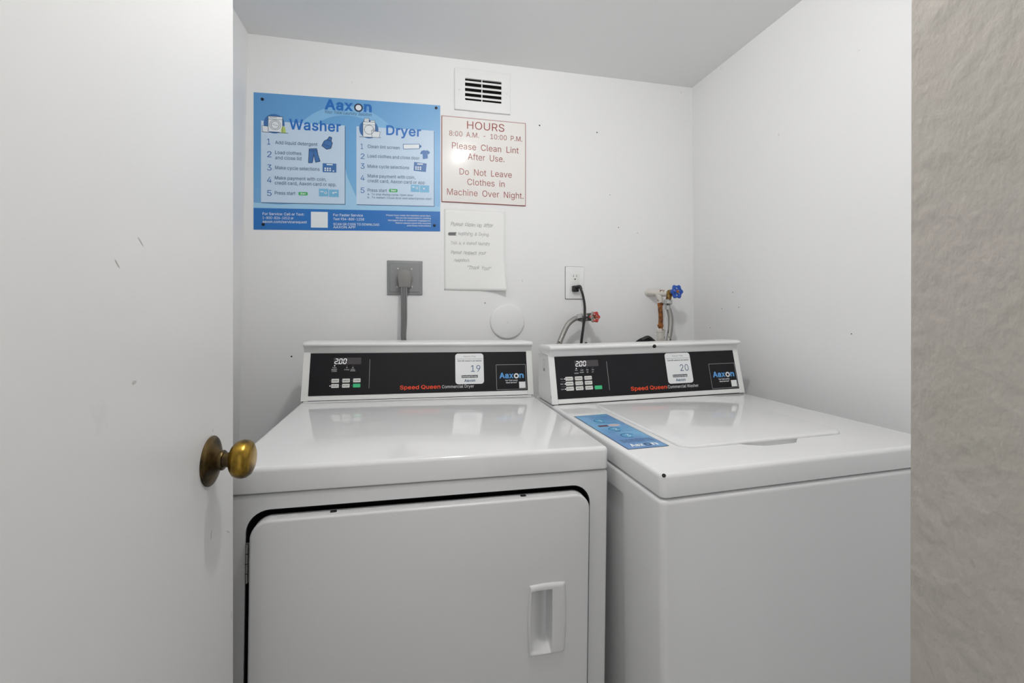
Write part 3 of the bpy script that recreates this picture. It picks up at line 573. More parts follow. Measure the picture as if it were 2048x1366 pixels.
# raised welt along the back of the top panel in front of the console
obj('top_welt', slab(BM(), .006, DW-.006, .5455, .69, .004, DH-.001, DH+.0012, .0012, seg=3, bseg=2), M['enamel'], dr)
dp = obj('door_panel', slab(BM(), .0480, .6366, .262, .8318, .029, -.010, .0165, .0042, .001, plane=XZ, seg=10, bseg=5), M['enamel_front'], dr, angle=50)
# recessed pull in the door
HX0, HX1, HZ0, HZ1 = .5165, .5902, .5412, .6716
cut(dp, box(BM(), HX0+.006, HX1-.006, -.03, .03, HZ0+.006, HZ1-.006))
def handle():
    bm = BM(); us = [0, .008, .02, .04, .07, .10, .14, .2, .28, .36, .44, .50, .54, .57, .590, .605, .612, .618, .626, .64, .70, .80, .90, .955, .98, .992, 1]
    vs = [0, .006, .014, .026, .04, .055, .07, .09, .12, .16, .2, .26, .34, .42, .5, .58, .66, .74, .80, .85, .885, .905, .918, .926, .934, .945, .96, .975, .987, .995, 1]
    ss = lambda t: (lambda t: t*t*(3-2*t))(max(0, min(1, t)))
    grid = []
    for v in vs:
        row = []
        bow = .0032*(1-(2*v-1)**2)
        x0, x1 = HX0+.002-bow, HX1-.002+bow
        for u in us:
            bz = .0016*(1-(2*u-1)**2)
            z = HZ0-bz+(HZ1-HZ0+2*bz)*v; x = x0+(x1-x0)*u
            e = min(u*(HX1-HX0), (1-u)*(HX1-HX0), v*(HZ1-HZ0), (1-v)*(HZ1-HZ0))
            hgt = .0075*math.sqrt(max(0, 1-(1-min(1, e/.006))**2))-.0012
            # scoop: shallow at the left, deepest under the right wall, ramp at the bottom, steep at the top
            uL = .055
            du = ss((u-uL)/(.58-uL))*ss((.618-u)/.022)
            dv = ss((v-.045)/.16)*ss((.926-v)/.035)
            hgt -= .029*du*dv + (.0045*ss((u-.05)/.06)*ss((.618-u)/.02)*ss((v-.04)/.03)*ss((.926-v)/.02))
            row.append(bm.verts.new((x, -.0155-hgt, z)))
        grid.append(row)
    for a, b in zip(grid[:-1], grid[1:]):
        for i in range(len(us)-1): bm.faces.new((a[i], a[i+1], b[i+1], b[i]))
    return obj('door_handle', bm, M['enamel_front'], dp, angle=70)
handle()
# bare hinge in the left gap, bumper clips on the top edge of the door
hg = obj('door_hinge', box(BM(), .0385, .0475, -.0015, .001, .727, .792), M['steel'], dr)
for k in range(4):
    obj('knuckle', lathe(BM(), [(.0026, 0), (.0026, .0150)], (.0412, -.0025, .7275+k*.0162), (0, 0, 1), 12), M['steel'], hg)
for x in (.1735, .509):
    obj('bumper_clip', slab(BM(), x-.0055, x+.0055, -.004, .004, .002, .8312, .8328, .001, seg=3, bseg=2), M['rubber'], dr)
feet(dr, DW, .70, (-.0046, .0045))
keysD = [(60.7, 36.2, 20.5, 11.2, 'HIGH', 'key'), (90.4, 36.2, 20.5, 11.2, 'MED', 'key'), (120.1, 36.2, 20.5, 11.2, 'LOW', 'key'),
         (60.7, 21.6, 20.5, 10.8, 'DELIC', 'key'), (90.3, 21.6, 20.5, 10.8, 'NO HEAT', 'key'), (120.1, 21.5, 20.5, 10.8, None, 'key_green')]
cfgD = dict(disp=(64, 89, 140.2, 108.7), vl=165, keys=keysD, leds=[(57.4, 27.3, 1.8), (67.2, 85.4, 1.9)], dots=[(101.2, 85.4), (118, 85.2), (87, 42), (116.5, 42), (87, 27), (116.5, 27), (57.4, 42)],
            small=[('Time', 66.6, 78, 3.6), ('INSERT', 66.5, 72.6, 3.2), ('COINS', 66.6, 68, 3.2), ('8', 101, 78, 3.8), ('CYCLE', 101, 72, 3.2), ('dr', 118, 78, 3.8), ('COOL', 118, 72.8, 3.2), ('DOWN', 118, 68.4, 3.2)],
            name=(253, 372, 377, 475), sticker=(418, 23.5), box=545.5)
console(dr, DW, .548, DH, 646, '19', 'Dryer', cfgD, .034)

# ---- washer (right)
WW, WH = .65, .900
wphi = -.0096
wa = empty('washing_machine', (.402+.0086, .6656, .0071), (0, wphi, .0252),
           'white top-loading washer with sticker 20 on its black console', 'washer')
cab = obj('cabinet', slab(BM(), -.0022, WW+.0022, -.0022, .70, .013, .022, WH-.0435, .0085, 0, seg=8, bseg=5), M['enamel_front'], wa, angle=50)
cut(cab, box(BM(), -.02, .0040, .128, .64, .10, WH-.082))
top = obj('top_panel', slab(BM(), 0, WW, 0, .711, .012, WH-.0413, WH, .008, .003, seg=8, bseg=5), M['enamel'], wa, angle=50)
# finger notch pressed into the top panel in front of the lid
bm = BM()
nt = [(.243, .1048), (.262, .092), (.280, .0835), (.298, .081), (.350, .081), (.362, .0845), (.371, .093), (.386, .1048)]
loft(bm, [[(x, y+(.006 if y < .1 else 0), WH-.016) for x, y in nt], [(x, y, WH-.001) for x, y in nt], [(x, y-.001, WH+.01) for x, y in nt]])
cut(top, bm)
LX0, LX1, LY0, LY1 = .1150, .5165, .1045, .530
lid = obj('lid', slab(BM(), LX0, LX1, LY0, LY1, .030, WH-.0004, WH+.0052, .0048, 0, seg=8, bseg=5), M['enamel'], wa, angle=60)
# blue instruction label left of the lid
fr = Frame((.0108, .132, WH+.0002), (1, 0, 0), (0, 1, 0))
lb = polys('instruction_label', fr, [rrect(0, 0, 90.5, 281, 2)], 0, M['label_edge'], wa, thick=.3)
polys('printed_face', fr, [rrect(1.6, 1.6, 88.9, 279.4, 1.5)], .45, M['label_blue'], lb)
for n_, cx, cy in (('1', 44, 218), ('2', 45, 141), ('3', 47.5, 88)):
    polys('step_ring', fr, ringp(cx, cy, 13.5, 16.5, 24, 20, 290), .6, M['label_icon_dark'], lb)
    polys('step_circle', fr, [circ(cx, cy, 13.5, 24)], .55, M['label_icon'], lb)
    lettering('step_number', fr, [(n_, cx-3.5, cx+4.5, cy-8, 16)], .7, M['sticker'], lb)
lettering('lettering', fr, [('READ FIRST', 12, 52, 264, 7), ('HOW TO START', 30, 80, 250, 7), ('LOAD CLOTHES', 18, 75, 193, 6), ('CHOOSE CYCLE', 18, 75, 119, 5)], .6, M['label_icon_dark'], lb)
lettering('lettering', fr, [('MAKE PAYMENT AND PRESS START', 12, 84, 58-6*i, 4) if i == 0 else (t, 12, 84, 58-6*i, 4) for i, t in enumerate(('a', 'DO NOT OVERLOAD THE WASHER', 'REMOVE CLOTHES PROMPTLY AT END', 'FOR SERVICE PLEASE CALL OR TEXT'))], .6, M['label_edge'], lb)
polys('coin_mark', fr, [rect(18, 166, 42, 180)], .6, M['maroon'], lb); polys('card_mark', fr, [circ(58, 173, 15, 20, 9)], .6, M['pinkish'], lb)
lettering('logo_lettering', fr, [('Aax', 16, 46, 14, 16, {'bold': .03}), ('n', 63, 76, 14, 16, {'bold': .03})], .6, M['sticker'], lb)
polys('logo_ring', fr, ringp(54.5, 20, 4.4, 8, 20), .6, M['label_edge'], lb)
# chipped corner and plug hole
obj('chipped_spot', lathe(BM(), [(.0001, -.003), (.0026, -.0026), (.0034, 0), (.0026, .0016), (.0001, .0018)], (.0062, .0036, WH-.0034), (-.5, -.6, .6), 12), M['chip'], wa)
feet(wa, WW, .70, (-.0071, -.0009))
keysW = []
capw = [['NORMAL', 'PERM', 'DELIC'], ['WARM', 'COLD', 'HOT'], ['HEAVY', 'MED', 'LIGHT']]
for r_, y in enumerate((51.5, 37.2, 22.6)):
    for c_, x in enumerate((28.2, 57.9, 87.6)): keysW.append((x, y, 23.2, 10.8, capw[r_][c_], 'key'))
keysW.append((117.3, 22, 23, 10.8, None, 'key_green'))
cfgW = dict(disp=(61.5, 90, 136.5, 108.6), vl=163.7, keys=keysW, leds=[(25.3, 56.8, 1.8), (26, 42.2, 1.8), (25.2, 27.6, 1.8), (65, 85.4, 1.9)], dots=[(82, 86), (98.8, 86), (116.7, 85.4), (54.5, 57), (84, 57), (54.5, 42), (84, 42), (54.5, 27.5), (84, 27.5), (114.2, 27.5)],
            small=[('Pre', 65, 78.5, 3.6), ('WASH', 64.5, 70, 3.4), ('Add', 82, 78.5, 3.6), ('SOAP', 81.5, 72, 3.4), ('Rin', 99.8, 78.5, 3.6), ('SE', 99.3, 72, 3.4), ('Lid', 116.8, 78.5, 3.6), ('LK', 116.2, 72, 3.4), ('Hot', 16.8, 55.5, 3.2), ('Med', 16.2, 41, 3.2), ('Low', 16.8, 26, 3.2)],
            lines=[(14, 48.9, 52, 49.4), (58, 48.9, 82, 49.4), (14, 34.6, 52, 35.1), (58, 34.6, 82, 35.1)],
            name=(233, 355, 358, 466), sticker=(362, 26.2), box=513.5)
con = console(wa, WW, .549, WH, 613, '20', 'Washer', cfgW)
obj('screw_hole', lathe(BM(), [(.0056, -.002), (.0056, .0012), (.004, .0016)], (.3365, .549+.0148, WH+.1585), (0, -.99, .12), 16), M['chip'], con)
polys('side_slot', Frame((-.0008, .575, WH+.135), (0, -1, 0), (0, 0, 1)), [rect(-1, 8, 1, 19)], 0, M['dark'], con)
polys('side_slot', Frame((-.0002, .558, WH+.018), (0, -1, 0), (0, 0, 1)), [rect(-1.2, 0, 1.2, 9)], 0, M['dark'], con)
polys('side_mark', Frame((-.0002, .62, WH+.09), (0, -1, 0), (0, 0, 1)), stroke([(-7, 0), (7, 0), (7, 34), (-7, 34), (-7, 0)], 1)+[rect(-6, 1, 6, 8)], 0, M['ink_grey'], con)

# ------------------------------------------------------------------ wall poster
po = empty('instruction_poster', (-.5250, YB, 1.4518), label='large blue washer and dryer instruction poster pinned to the back wall', cat='poster')
fr = Frame((0, -.0008, 0), (.9996, 0, .0285), (.0006, 0, 1))
PO = lambda n, l, h, m, par=po: polys(n, fr, l, h, M[m], par)
PT = lambda n, items, m, h=.9, par=po: lettering(n, fr, items, h, M[m], par)
bm = BM(); loft(bm, [[fr.p(x, y, -.7) for x, y in rect(0, 0, 625, 465)], [fr.p(x, y, 0) for x, y in rect(0, 0, 625, 465)]])
obj('sheet', bm, M['poster'], po, smooth=False)
PO('ring_print', ringp(301, 240, 166, 200, 48, 20, 160), .12, 'p_ring')
PO('wave_print', [[(0, 74), (625, 74), (625, 92), (520, 88), (400, 100), (330, 120), (300, 190), (293, 225), (290, 150), (200, 96), (80, 86), (0, 92)]], .12, 'p_wave')
PO('footer_band', [rect(0, 0, 625, 73)], .15, 'p_band')
S = {'slope': -.0}
PT('title_lettering', [('Aax', 225, 320, 424, 33, {'bold': .03}), ('n', 356, 383, 424, 33, {'bold': .03})], 'p_blue')
PO('title_ring', ringp(338, 436, 10, 14.8, 28), .9, 'p_line'); PO('title_ring_fill', [circ(338, 436, 10, 24)], .85, 'p_white')
PT('slogan_lettering', [('Your Total Laundry Solution', 226, 383, 409, 10.5, {'shear': .3})], 'p_text')
for nm, (x0, x1) in (('washer', (23, 292)), ('dryer', (331, 602))):
    PO('panel_edge', [rect(x0+1.5, 90.5, x1+2, 367)], .25, 'p_shadow')
    pan = PO('instruction_panel', [rect(x0, 93, x1, 370)], .4, 'p_panel')
    if nm == 'washer':
        PT('heading_lettering', [('Washer', 111, 279, 347, 34, {'bold': .018})], 'p_blue', .9, pan)
        PT('step_number', [(c, 42, 56 if c != '1' else 52, y, 20) for c, y in zip('12345', (290, 247, 202, 160, 115))], 'p_icon', .9, pan)
        o = {'bold': .004}
        PT('step_lettering', [('Add liquid detergent', 67, 202, 293, 11.5, o), ('Load clothes', 67, 150, 259, 11.5, o), ('and close lid', 67, 150, 241, 11.5, o), ('Make cycle selections', 67, 209, 207, 11.5, o), ('Make payment with coin,', 66, 231, 172, 11.5, o), ('credit card, Aaxon card or app.', 66, 264, 155, 11.5, o), ('Press start', 66, 131, 120.5, 11.5, o)], 'p_text', .9, pan)
        px, py = 141, 120
        # round washer badge
        PO('badge_circle', [circ(64, 362, 33, 32)], .7, 'p_icon', pan)
        PO('badge_drawing', [rect(45.5, 335, 90, 386), [(28, 333), (46, 333), (46, 352), (26, 353)]], .8, 'p_white', pan)
        PO('badge_bag', [[(86, 333), (101, 333), (99, 350), (92, 357), (86, 345)]], .85, 'p_lime', pan)
        PO('badge_outline', stroke([(26, 332), (108, 332)], 1.3)+stroke([(45, 335), (45.5, 386.5), (90, 387.5), (90, 335)], 1.2)+stroke([(45, 376), (90, 377)], 1)+ringp(67, 358, 12, 13.2, 24)+ringp(67, 358, 16.5, 17.6, 28)+stroke([(58, 360), (76, 355)], 1)+stroke([(28, 333), (26, 353), (45, 352)], 1.1)+stroke([(49, 381), (52, 383), (58, 381), (64, 383), (72, 382)], 1.1), .9, 'p_line', pan)
        # bottle, jeans, keypad card, banknotes
        b = [(216, 295), (232, 283), (246, 287), (251, 306), (247, 312), (249, 325), (241, 328), (235, 318), (224, 312)]
        PO('bottle_print', [b], .8, 'p_icon', pan); PO('bottle_outline', stroke(b+[b[0]], 1.8)+stroke([(233, 316), (247, 312)], 1.6)+stroke([(222, 300), (246, 292)], 1.2), .9, 'p_line', pan)
        b = [(175, 282), (200, 284), (204, 262), (211, 240), (196, 236), (190, 262), (186, 234), (173, 233), (174, 258)]
        PO('jeans_print', [b[:1]+b[1:]], .8, 'p_icon', pan); PO('jeans_outline', stroke(b+[b[0]], 1.6)+stroke([(175, 275), (202, 276)], 1.2)+stroke([(189, 276), (190, 262)], 1), .9, 'p_line', pan)
        PO('keypad_print', [rect(219, 203, 264, 234)], .8, 'p_icon', pan)
        PO('keypad_detail', [rect(232, 228, 252, 232)]+[rect(225+8*i, 207+7*j, 230+8*i, 212+7*j) for i in range(3) for j in range(2)]+[rect(252, 206, 257, 210)], .9, 'p_white', pan)
        PO('banknote_print', [rect(207, 118, 238, 145), rect(240, 117, 272, 143)], .8, 'p_iconl', pan)
        PO('banknote_detail', [circ(229, 131, 4, 12), circ(254, 131, 3, 12), rect(212, 133, 222, 136), rect(258, 132, 266, 135)], .9, 'p_white', pan); PO('banknote_mark', [circ(229, 131, 2, 8)], 1.0, 'p_icon', pan)
    else:
        PT('heading_lettering', [('Dryer', 433, 556, 346, 33, {'bold': .018})], 'p_blue', .9, pan)
        PT('step_number', [(c, 345, 358.5 if c != '1' else 354, y, 19) for c, y in zip('12345', (290, 255, 220, 178, 134))], 'p_icon', .9, pan)
        o = {'bold': .004}
        PT('step_lettering', [('Clean lint screen', 369, 480, 295, 11.5, o), ('Load clothes and close door', 369, 550, 261, 11.5, o), ('Make cycle selections', 369, 513, 224.5, 11.5, o), ('Make payment with coin,', 369, 535, 190, 11.5, o), ('credit card, Aaxon card or app', 369, 569, 172.5, 11.5, o), ('Press start', 369, 435, 139, 11.5, o), ('a.  To stop drying cycle: Open door', 369, 528, 127, 7, o), ('b.  To restart: Close door and select/press start', 369, 593, 115.5, 7, o)], 'p_text', .9, pan)
        px, py = 443, 139.5
        PO('badge_circle', [circ(373, 362, 33, 32)], .7, 'p_icon', pan)
        PO('badge_drawing', [rect(353, 334, 395, 387), rect(357, 388, 374, 399), rect(378, 388, 394, 393)], .8, 'p_white', pan)
        PO('badge_basket', [[(384, 333), (409, 333), (412, 354), (382, 357)]], .86, 'p_white', pan)
        PO('badge_outline', stroke([(341, 333), (415, 334)], 1.3)+stroke([(353, 335), (353, 387), (395, 388), (395, 358)], 1.2)+stroke([(353, 377), (395, 378)], 1)+ringp(374, 360, 15.5, 16.8, 28)+stroke([(357, 388), (357, 399), (374, 400), (374, 388)], 1.2)+stroke([(357, 394), (374, 394)], 1)+stroke([(378, 388), (378, 393), (394, 394), (394, 388)], 1.1)+stroke([(384, 333), (382, 357), (412, 354), (409, 333)], 1.2)+stroke([(382, 357), (388, 364), (396, 355)], 1.1), .9, 'p_line', pan)
        PO('lint_screen_print', [[(493, 297), (550, 301), (550, 318), (492, 314)]], .8, 'p_white', pan); PO('lint_screen_outline', stroke([(493, 297), (550, 301), (550, 318), (492, 314), (493, 297)], 2)+[[(550, 304), (557, 307), (557, 312), (550, 316)]], .9, 'p_icon', pan)
        b = [(562, 264), (580, 267), (579, 284), (583, 281), (588, 290), (579, 297), (573, 295), (566, 297), (557, 293), (552, 283), (558, 281), (561, 284)]
        PO('shirt_print', [b], .8, 'p_icon', pan)
        PO('keypad_print', [[(529, 220), (573, 217), (576, 248), (531, 252)]], .8, 'p_icon', pan)
        PO('keypad_detail', [rect(542, 243, 562, 247)]+[rect(535+8*i, 224+7*j, 540+8*i, 229+7*j) for i in range(3) for j in range(2)], .9, 'p_white', pan)
        PO('banknote_print', [rect(519, 143, 550, 169), rect(552, 142, 585, 168)], .8, 'p_iconl', pan)
        PO('banknote_detail', [circ(541, 157, 4, 12), circ(566, 156, 3, 12), rect(524, 159, 533, 162)], .9, 'p_white', pan); PO('banknote_mark', [circ(541, 157, 2, 8)], 1.0, 'p_icon', pan)
    pl = PO('start_button_print', [rrect(px, py, px+29.5, py+11.5, 3.5)], .8, 'p_green', pan)
    PT('button_lettering', [('Start', px+6, px+24, py+3, 6, {'bold': .02})], 'p_white', .95, pl)
o = {'bold': .006}
PT('footer_lettering', [('For Service: Call or Text:', 28, 159, 50, 8.5, o), ('1-800-826-1012 or', 28, 125, 36.5, 8.5, o), ('aaxon.com/servicerequest', 28, 168, 23.5, 8.5, o),
   ('For Faster Service', 254, 353, 50, 8.5, o), ('Text 954-800-1258', 254, 357, 36, 8.5, o), ('SCAN QR CODE TO DOWNLOAD', 254, 409, 18, 8, o), ('AAXON APP', 254, 328, 7.5, 8, o),
   ('Please have ready the machine serial item.', 433, 591, 54, 5.5, o), ('We are not responsible for clothing', 466, 591, 45, 5.5, o), ('damaged due to customer negligence.', 439, 591, 36, 5.5, o), ('Notice: please report this machine', 466, 591, 26.5, 5.5, o), ('and these instructions', 506, 591, 17.5, 5.5, o)], 'p_white', .6)
PO('white_patch', [rect(181, 9, 236, 64)], .5, 'p_white')
for x, y in ((27, 443), (610, 454), (30, 18), (604, 22)):
    c = fr.p(x, y, .2)
    obj('tack', lathe(BM(), [(.0048, 0), (.0048, .002), (.003, .004), (.0001, .0044)], c, (0, -1, 0), 16), M['tack'], po)

# ------------------------------------------------------------------ engraved HOURS sign
sg = empty('hours_sign', (.1045, YB, 1.579), label='square cream sign with dark red engraved laundry hours and rules', cat='sign')
bm = slab(BM(), 0, .320, 0, .318, .001, .0005, .0042, .0008, plane=XZ, seg=2, bseg=2)
obj('core_plate', bm, M['sign_red'], sg)
bm = slab(BM(), .0022, .3178, .0022, .3158, .001, .004, .0046, .0003, plane=XZ, seg=2, bseg=2)
obj('face_plate', bm, M['sign_face'], sg)
fr = Frame((0, -.0046, 0)); o = {'bold': 0}
lettering('lettering', fr, [('HOURS', 94, 236, 277, 28.5, o), ('8:00  A.M.  -  10:00  P.M.', 28, 306, 246, 18.5, o), ('Please  Clean  Lint', 38, 292, 199, 23, o), ('After  Use.', 97, 236, 162, 23, o), ('Do  Not  Leave', 66, 265, 104.5, 23, o), ('Clothes  in', 95, 237, 67.5, 23, o), ('Machine  Over  Night.', 20, 311, 27, 23, o)], .25, M['sign_red'], sg)

# ------------------------------------------------------------------ handwritten note with a curled lower corner
nt = empty('handwritten_note', (.1145, YB, 1.253), label='white paper note with faint handwriting below the hours sign', cat='note')
bm = BM(); NX, NZ = 24, 30; g = []
def curl(x, z):
    u, v = x/.229, 1-z/.300
    return .0012+.0010*math.sin(u*5)*v+.030*(max(0, u-.45)/.55)**2.2*(max(0, v-.55)/.45)**1.8+.003*(max(0, u-.8)/.2)**2
for j in range(NZ+1):
    g.append([bm.verts.new((.229*i/NX, -curl(.229*i/NX, .300*j/NZ), .300*j/NZ)) for i in range(NX+1)])
for a, b in zip(g[:-1], g[1:]):
    for i in range(NX): bm.faces.new((a[i], a[i+1], b[i+1], b[i]))
sheet = obj('paper_sheet', bm, M['paper'], nt, recalc=False)
md = sheet.modifiers.new('thickness', 'SOLIDIFY'); md.thickness = .0003; md.offset = -1
def handwrite(lines):
    for words, x, y, hgt in lines:
        verts, faces = [], []; cx = x
        for w in words.split(' '):
            V, F = text_geo(w, -.006, .25+random.uniform(-.1, .1), .92)
            a, b = min(v.x for v in V), max(v.x for v in V); s = hgt/CAP*random.uniform(.92, 1.08); rot = random.uniform(-.05, .05); dy = random.uniform(-1.2, 1.2); n = len(verts)
            for v in V:
                px, py = (v.x-a)*s*.82, v.y*s+1.1*math.sin(v.x*7)
                X, Z = (cx+px)/1000, (y+dy+py+px*rot)/1000
                verts.append((X, -curl(X, Z)-.0006, Z))
            faces += [tuple(i+n for i in f) for f in F]; cx += (b-a)*s*.82+hgt*.55
        me = bpy.data.meshes.new('handwriting'); me.from_pydata(verts, [], faces); me.update()
        finish('handwriting', me, M['pencil'], nt, smooth=False)
handwrite([('Please clean up after', 24, 240, 15), ('washing & Drying.', 52, 205, 13), ('This is a shared laundry', 24, 170, 12), ('Please respect your', 24, 135, 13), ('neighbors.', 36, 106, 12), ('"Thank You!"', 86, 77, 14)])
fr = Frame((0, -.0022, 0))
polys('crossed_out_word', fr, sum((stroke([(14+random.uniform(0, 4), 203+i*1.1), (44+random.uniform(-4, 2), 204+i*1.1)], 1.0) for i in range(11)), []), 0, M['scribble'], nt)

# ------------------------------------------------------------------ wall vent
vt = empty('wall_vent', (.1516, YB, 1.9235), label='white painted air vent with five dark slots near the ceiling', cat='vent')
fl = obj('flange', slab(BM(), 0, .2125, 0, .155, .002, .0003, .0085, .003, plane=XZ, seg=2, bseg=3), M['painted'], vt)
cut(fl, slab(BM(), .039, .1775, .037, .1195, .003, -.01, .02, 0, plane=XZ, seg=2))
obj('dark_opening', slab(BM(), .037, .1795, .035, .1215, .002, .0001, .0012, 0, plane=XZ, seg=2), M['dark'], vt)
for k, z in enumerate((.0485, .0675, .0865, .1065)):
    bm = BM(); loft(bm, [[(x, -.0015, z+.0045), (x, -.0075, z-.0035), (x, -.0085, z-.0045), (x, -.0085, z+.0030), (x, -.0025, z+.0062)] for x in (.039, .1775)])
    obj('slat', bm, M['vent_slat'], vt, smooth=False)
obj('mullion', box(BM(), .1010, .1045, -.0060, -.001, .037, .1195), M['vent_slat'], vt, smooth=False)
for x, z in ((.018, .075), (.197, .077)):
    obj('screw', lathe(BM(), [(.004, .008), (.004, .0092), (.0028, .0102), (.0001, .0104)], (x, 0, z), (0, -1, 0), 14), M['painted'], vt)

# ------------------------------------------------------------------ dryer outlet with its fat grey plug and cord
ro = empty('range_outlet', (-.0890, YB, 1.2345), label='square grey metal outlet plate behind the fat grey plug', cat='outlet')
bm = BM(); rings = []
for h, d in ((.0003, 0), (.004, 0), (.0062, .0015), (.0068, .009), (.0085, .0115), (.0085, .013)):
    rings.append([XZ(a, b, h) for a, b in rr(d, .1245-d, d, .1235-d, .0015, 3)])
loft(bm, rings); obj('cover_plate', bm, M['plate_grey'], ro, angle=20)
for x, z in ((.038, .093), (.086, .093), (.036, .028), (.087, .029)):
    obj('screw', lathe(BM(), [(.0036, .0080), (.0036, .0095), (.002, .0105), (.0001, .0106)], (x, 0, z), (0, -1, 0), 14), M['screw'], ro)
obj('socket_face', lathe(BM(), [(.031, .008), (.031, .0105), (.029, .0112), (.0001, .0112)], (.0605, 0, .057), (0, -1, 0), 32), M['plug_grey'], ro)
dc = empty('dryer_power_cord', (-.0285, YB, 1.2545), label='grey three-strand power cord with rounded plug hanging behind the dryer', cat='power cord')
def plug_outline(s):
    pts = []
    for k in range(15):
        a = math.radians(-12+204*k/14); pts.append((.0262*math.cos(a)*s, .0425+.0262*math.sin(a)*s))
    pts += [(-.0215*s, .0425-.0400*s), (-.0195*s, .0425-.0425*s), (.0195*s, .0425-.0425*s), (.0215*s, .0425-.0400*s)]
    return pts
bm = BM(); loft(bm, [[(a+.0015, -h, b+.002) for a, b in plug_outline(s)] for h, s in ((.0115, .96), (.034, .96), (.043, .94), (.0475, .90), (.0490, .83))])
obj('plug', bm, M['plug_grey'], dc, angle=40)
for k in (-1, 0, 1):
    pts = [(k*.0074+.001, -.040, .008), (k*.0074-.0006, -.045, -.001), (k*.0073-.0005, -.052, -.040), (k*.0070-.0004, -.057, -.110), (k*.0060-.0021, -.060, -.162), (k*.0052-.0004, -.060, -.197), (k*.006, -.06, -.286), (k*.006, -.07, -.42)]
    obj('cord_strand', tube(BM(), pts, .0038, 10), M['cord_grey'], dc)

# ------------------------------------------------------------------ washer outlet with black plug and cord
wo = empty('wall_outlet', (.5855, YB, 1.2235), label='white painted duplex outlet plate with the black plug in it', cat='outlet')
obj('shadow_gap_plate', slab(BM(), -.0012, .0783, -.0014, .1275, .003, .0001, .0006, 0, plane=XZ, seg=4), M['dark'], wo)  # dark-coloured backing plate stands for shade in the caulk gap round the cover
obj('cover_plate', slab(BM(), 0, .0775, 0, .1265, .003, .0003, .0058, .0028, plane=XZ, seg=4), M['painted'], wo)
ins = obj('receptacle', slab(BM(), .0205, .0570, .0280, .0995, .001, .0055, .0068, .0006, plane=XZ, seg=2, bseg=2), M['plastic'], wo)
fr = Frame((0, -.0069, 0))
polys('socket_slot', fr, [rect(31.0, 86, 32.8, 94), rect(43.8, 86.5, 45.6, 93.5), circ(38.6, 77.5, 2.8, 12)], 0, M['dark'], ins)
obj('screw', lathe(BM(), [(.0022, .0055), (.0022, .0068), (.0001, .007)], (.039, 0, .113), (0, -1, 0), 10), M['painted'], wo)
bcrd = empty('washer_power_cord', (.6240, YB, 1.2635), label='black power cord and plug running down behind the washer', cat='power cord')
bm = slab(BM(), -.0135, .0100, -.0125, .0115, .004, .0070, .026, .005, plane=XZ, seg=4)
pg = obj('plug', bm, M['cord_black'], bcrd)
obj('plug_grip', tube(BM(), [(-.003, -.020, .003), (.004, -.030, .006), (.010, -.034, .0065), (.013, -.040, -.004)], lambda t: .0085-.0035*t, 12), M['cord_black'], bcrd)
obj('cord', tube(BM(), [(.009, -.034, .006), (.0140, -.050, -.022), (.0085, -.085, -.065), (.0010, -.105, -.102), (-.0048, -.108, -.139), (-.0155, -.110, -.213), (-.02, -.11, -.294), (-.02, -.11, -.42)], .0048, 12), M['cord_black'], bcrd)

# ------------------------------------------------------------------ round blank cover
cv = empty('round_cover_plate', (.3528, YB, 1.1360), label='round white painted cover plate low on the wall above the dryer', cat='cover plate')
obj('disc', lathe(BM(), [(.0672, 0), (.0672, .003), (.0655, .0062), (.060, .0078), (.030, .0090), (.006, .0092), (.0001, .0092)], (0, 0, 0), (0, -1, 0), 64), M['painted'], cv, angle=50)
obj('screw', lathe(BM(), [(.0052, .0085), (.0052, .0100), (.004, .0106), (.0001, .0100)], (0, 0, 0), (0, -1, 0), 16), M['painted'], cv)

# ------------------------------------------------------------------ water valves and hoses
def handwheel(root, c, axis, R, m, lobes=6):
    a, u, v = basis(axis); c = Vector(c)
    P = lambda r, th, h: c+a*h+(u*math.cos(th)+v*math.sin(th))*r
    bm = BM(); n = 72; rings = [[], [], [], [], [], []]
    pts = []
    for k in range(n):
        th = 2*math.pi*k/n; lob = 1+.11*math.cos(lobes*th)
        ro_, ri = R*lob, R*.60
        prof = [(ri, -.0025), ((ri+ro_)/2, -.0042), (ro_-.0015, -.0030), (ro_, 0), (ro_-.0015, .0030), ((ri+ro_)/2, .0045), (ri, .0028)]
        pts.append([P(r, th, h) for r, h in prof])
    vs = [[bm.verts.new(p) for p in ring] for ring in pts]
    for i in range(n):
        A, B = vs[i], vs[(i+1) % n]
        for k in range(7): bm.faces.new((A[k], A[(k+1) % 7], B[(k+1) % 7], B[k]))
    wheel = obj('handwheel', bm, m, root, angle=60)
    for k in range(lobes):
        th = 2*math.pi*(k)/lobes
        obj('spoke', tube(BM(), [P(R*.2, th, .001), P(R*.68, th, 0)], R*.16, 8, 0), m, wheel)
    obj('hub', lathe(BM(), [(R*.36, -.006), (R*.38, .002), (R*.30, .004), (.0001, .004)], c, a, 20), m, wheel)
    obj('hub_screw', lathe(BM(), [(R*.24, .003), (R*.24, .006), (R*.12, .0075), (.0001, .0076)], c, a, 6), M['rust'], wheel)
    return wheel
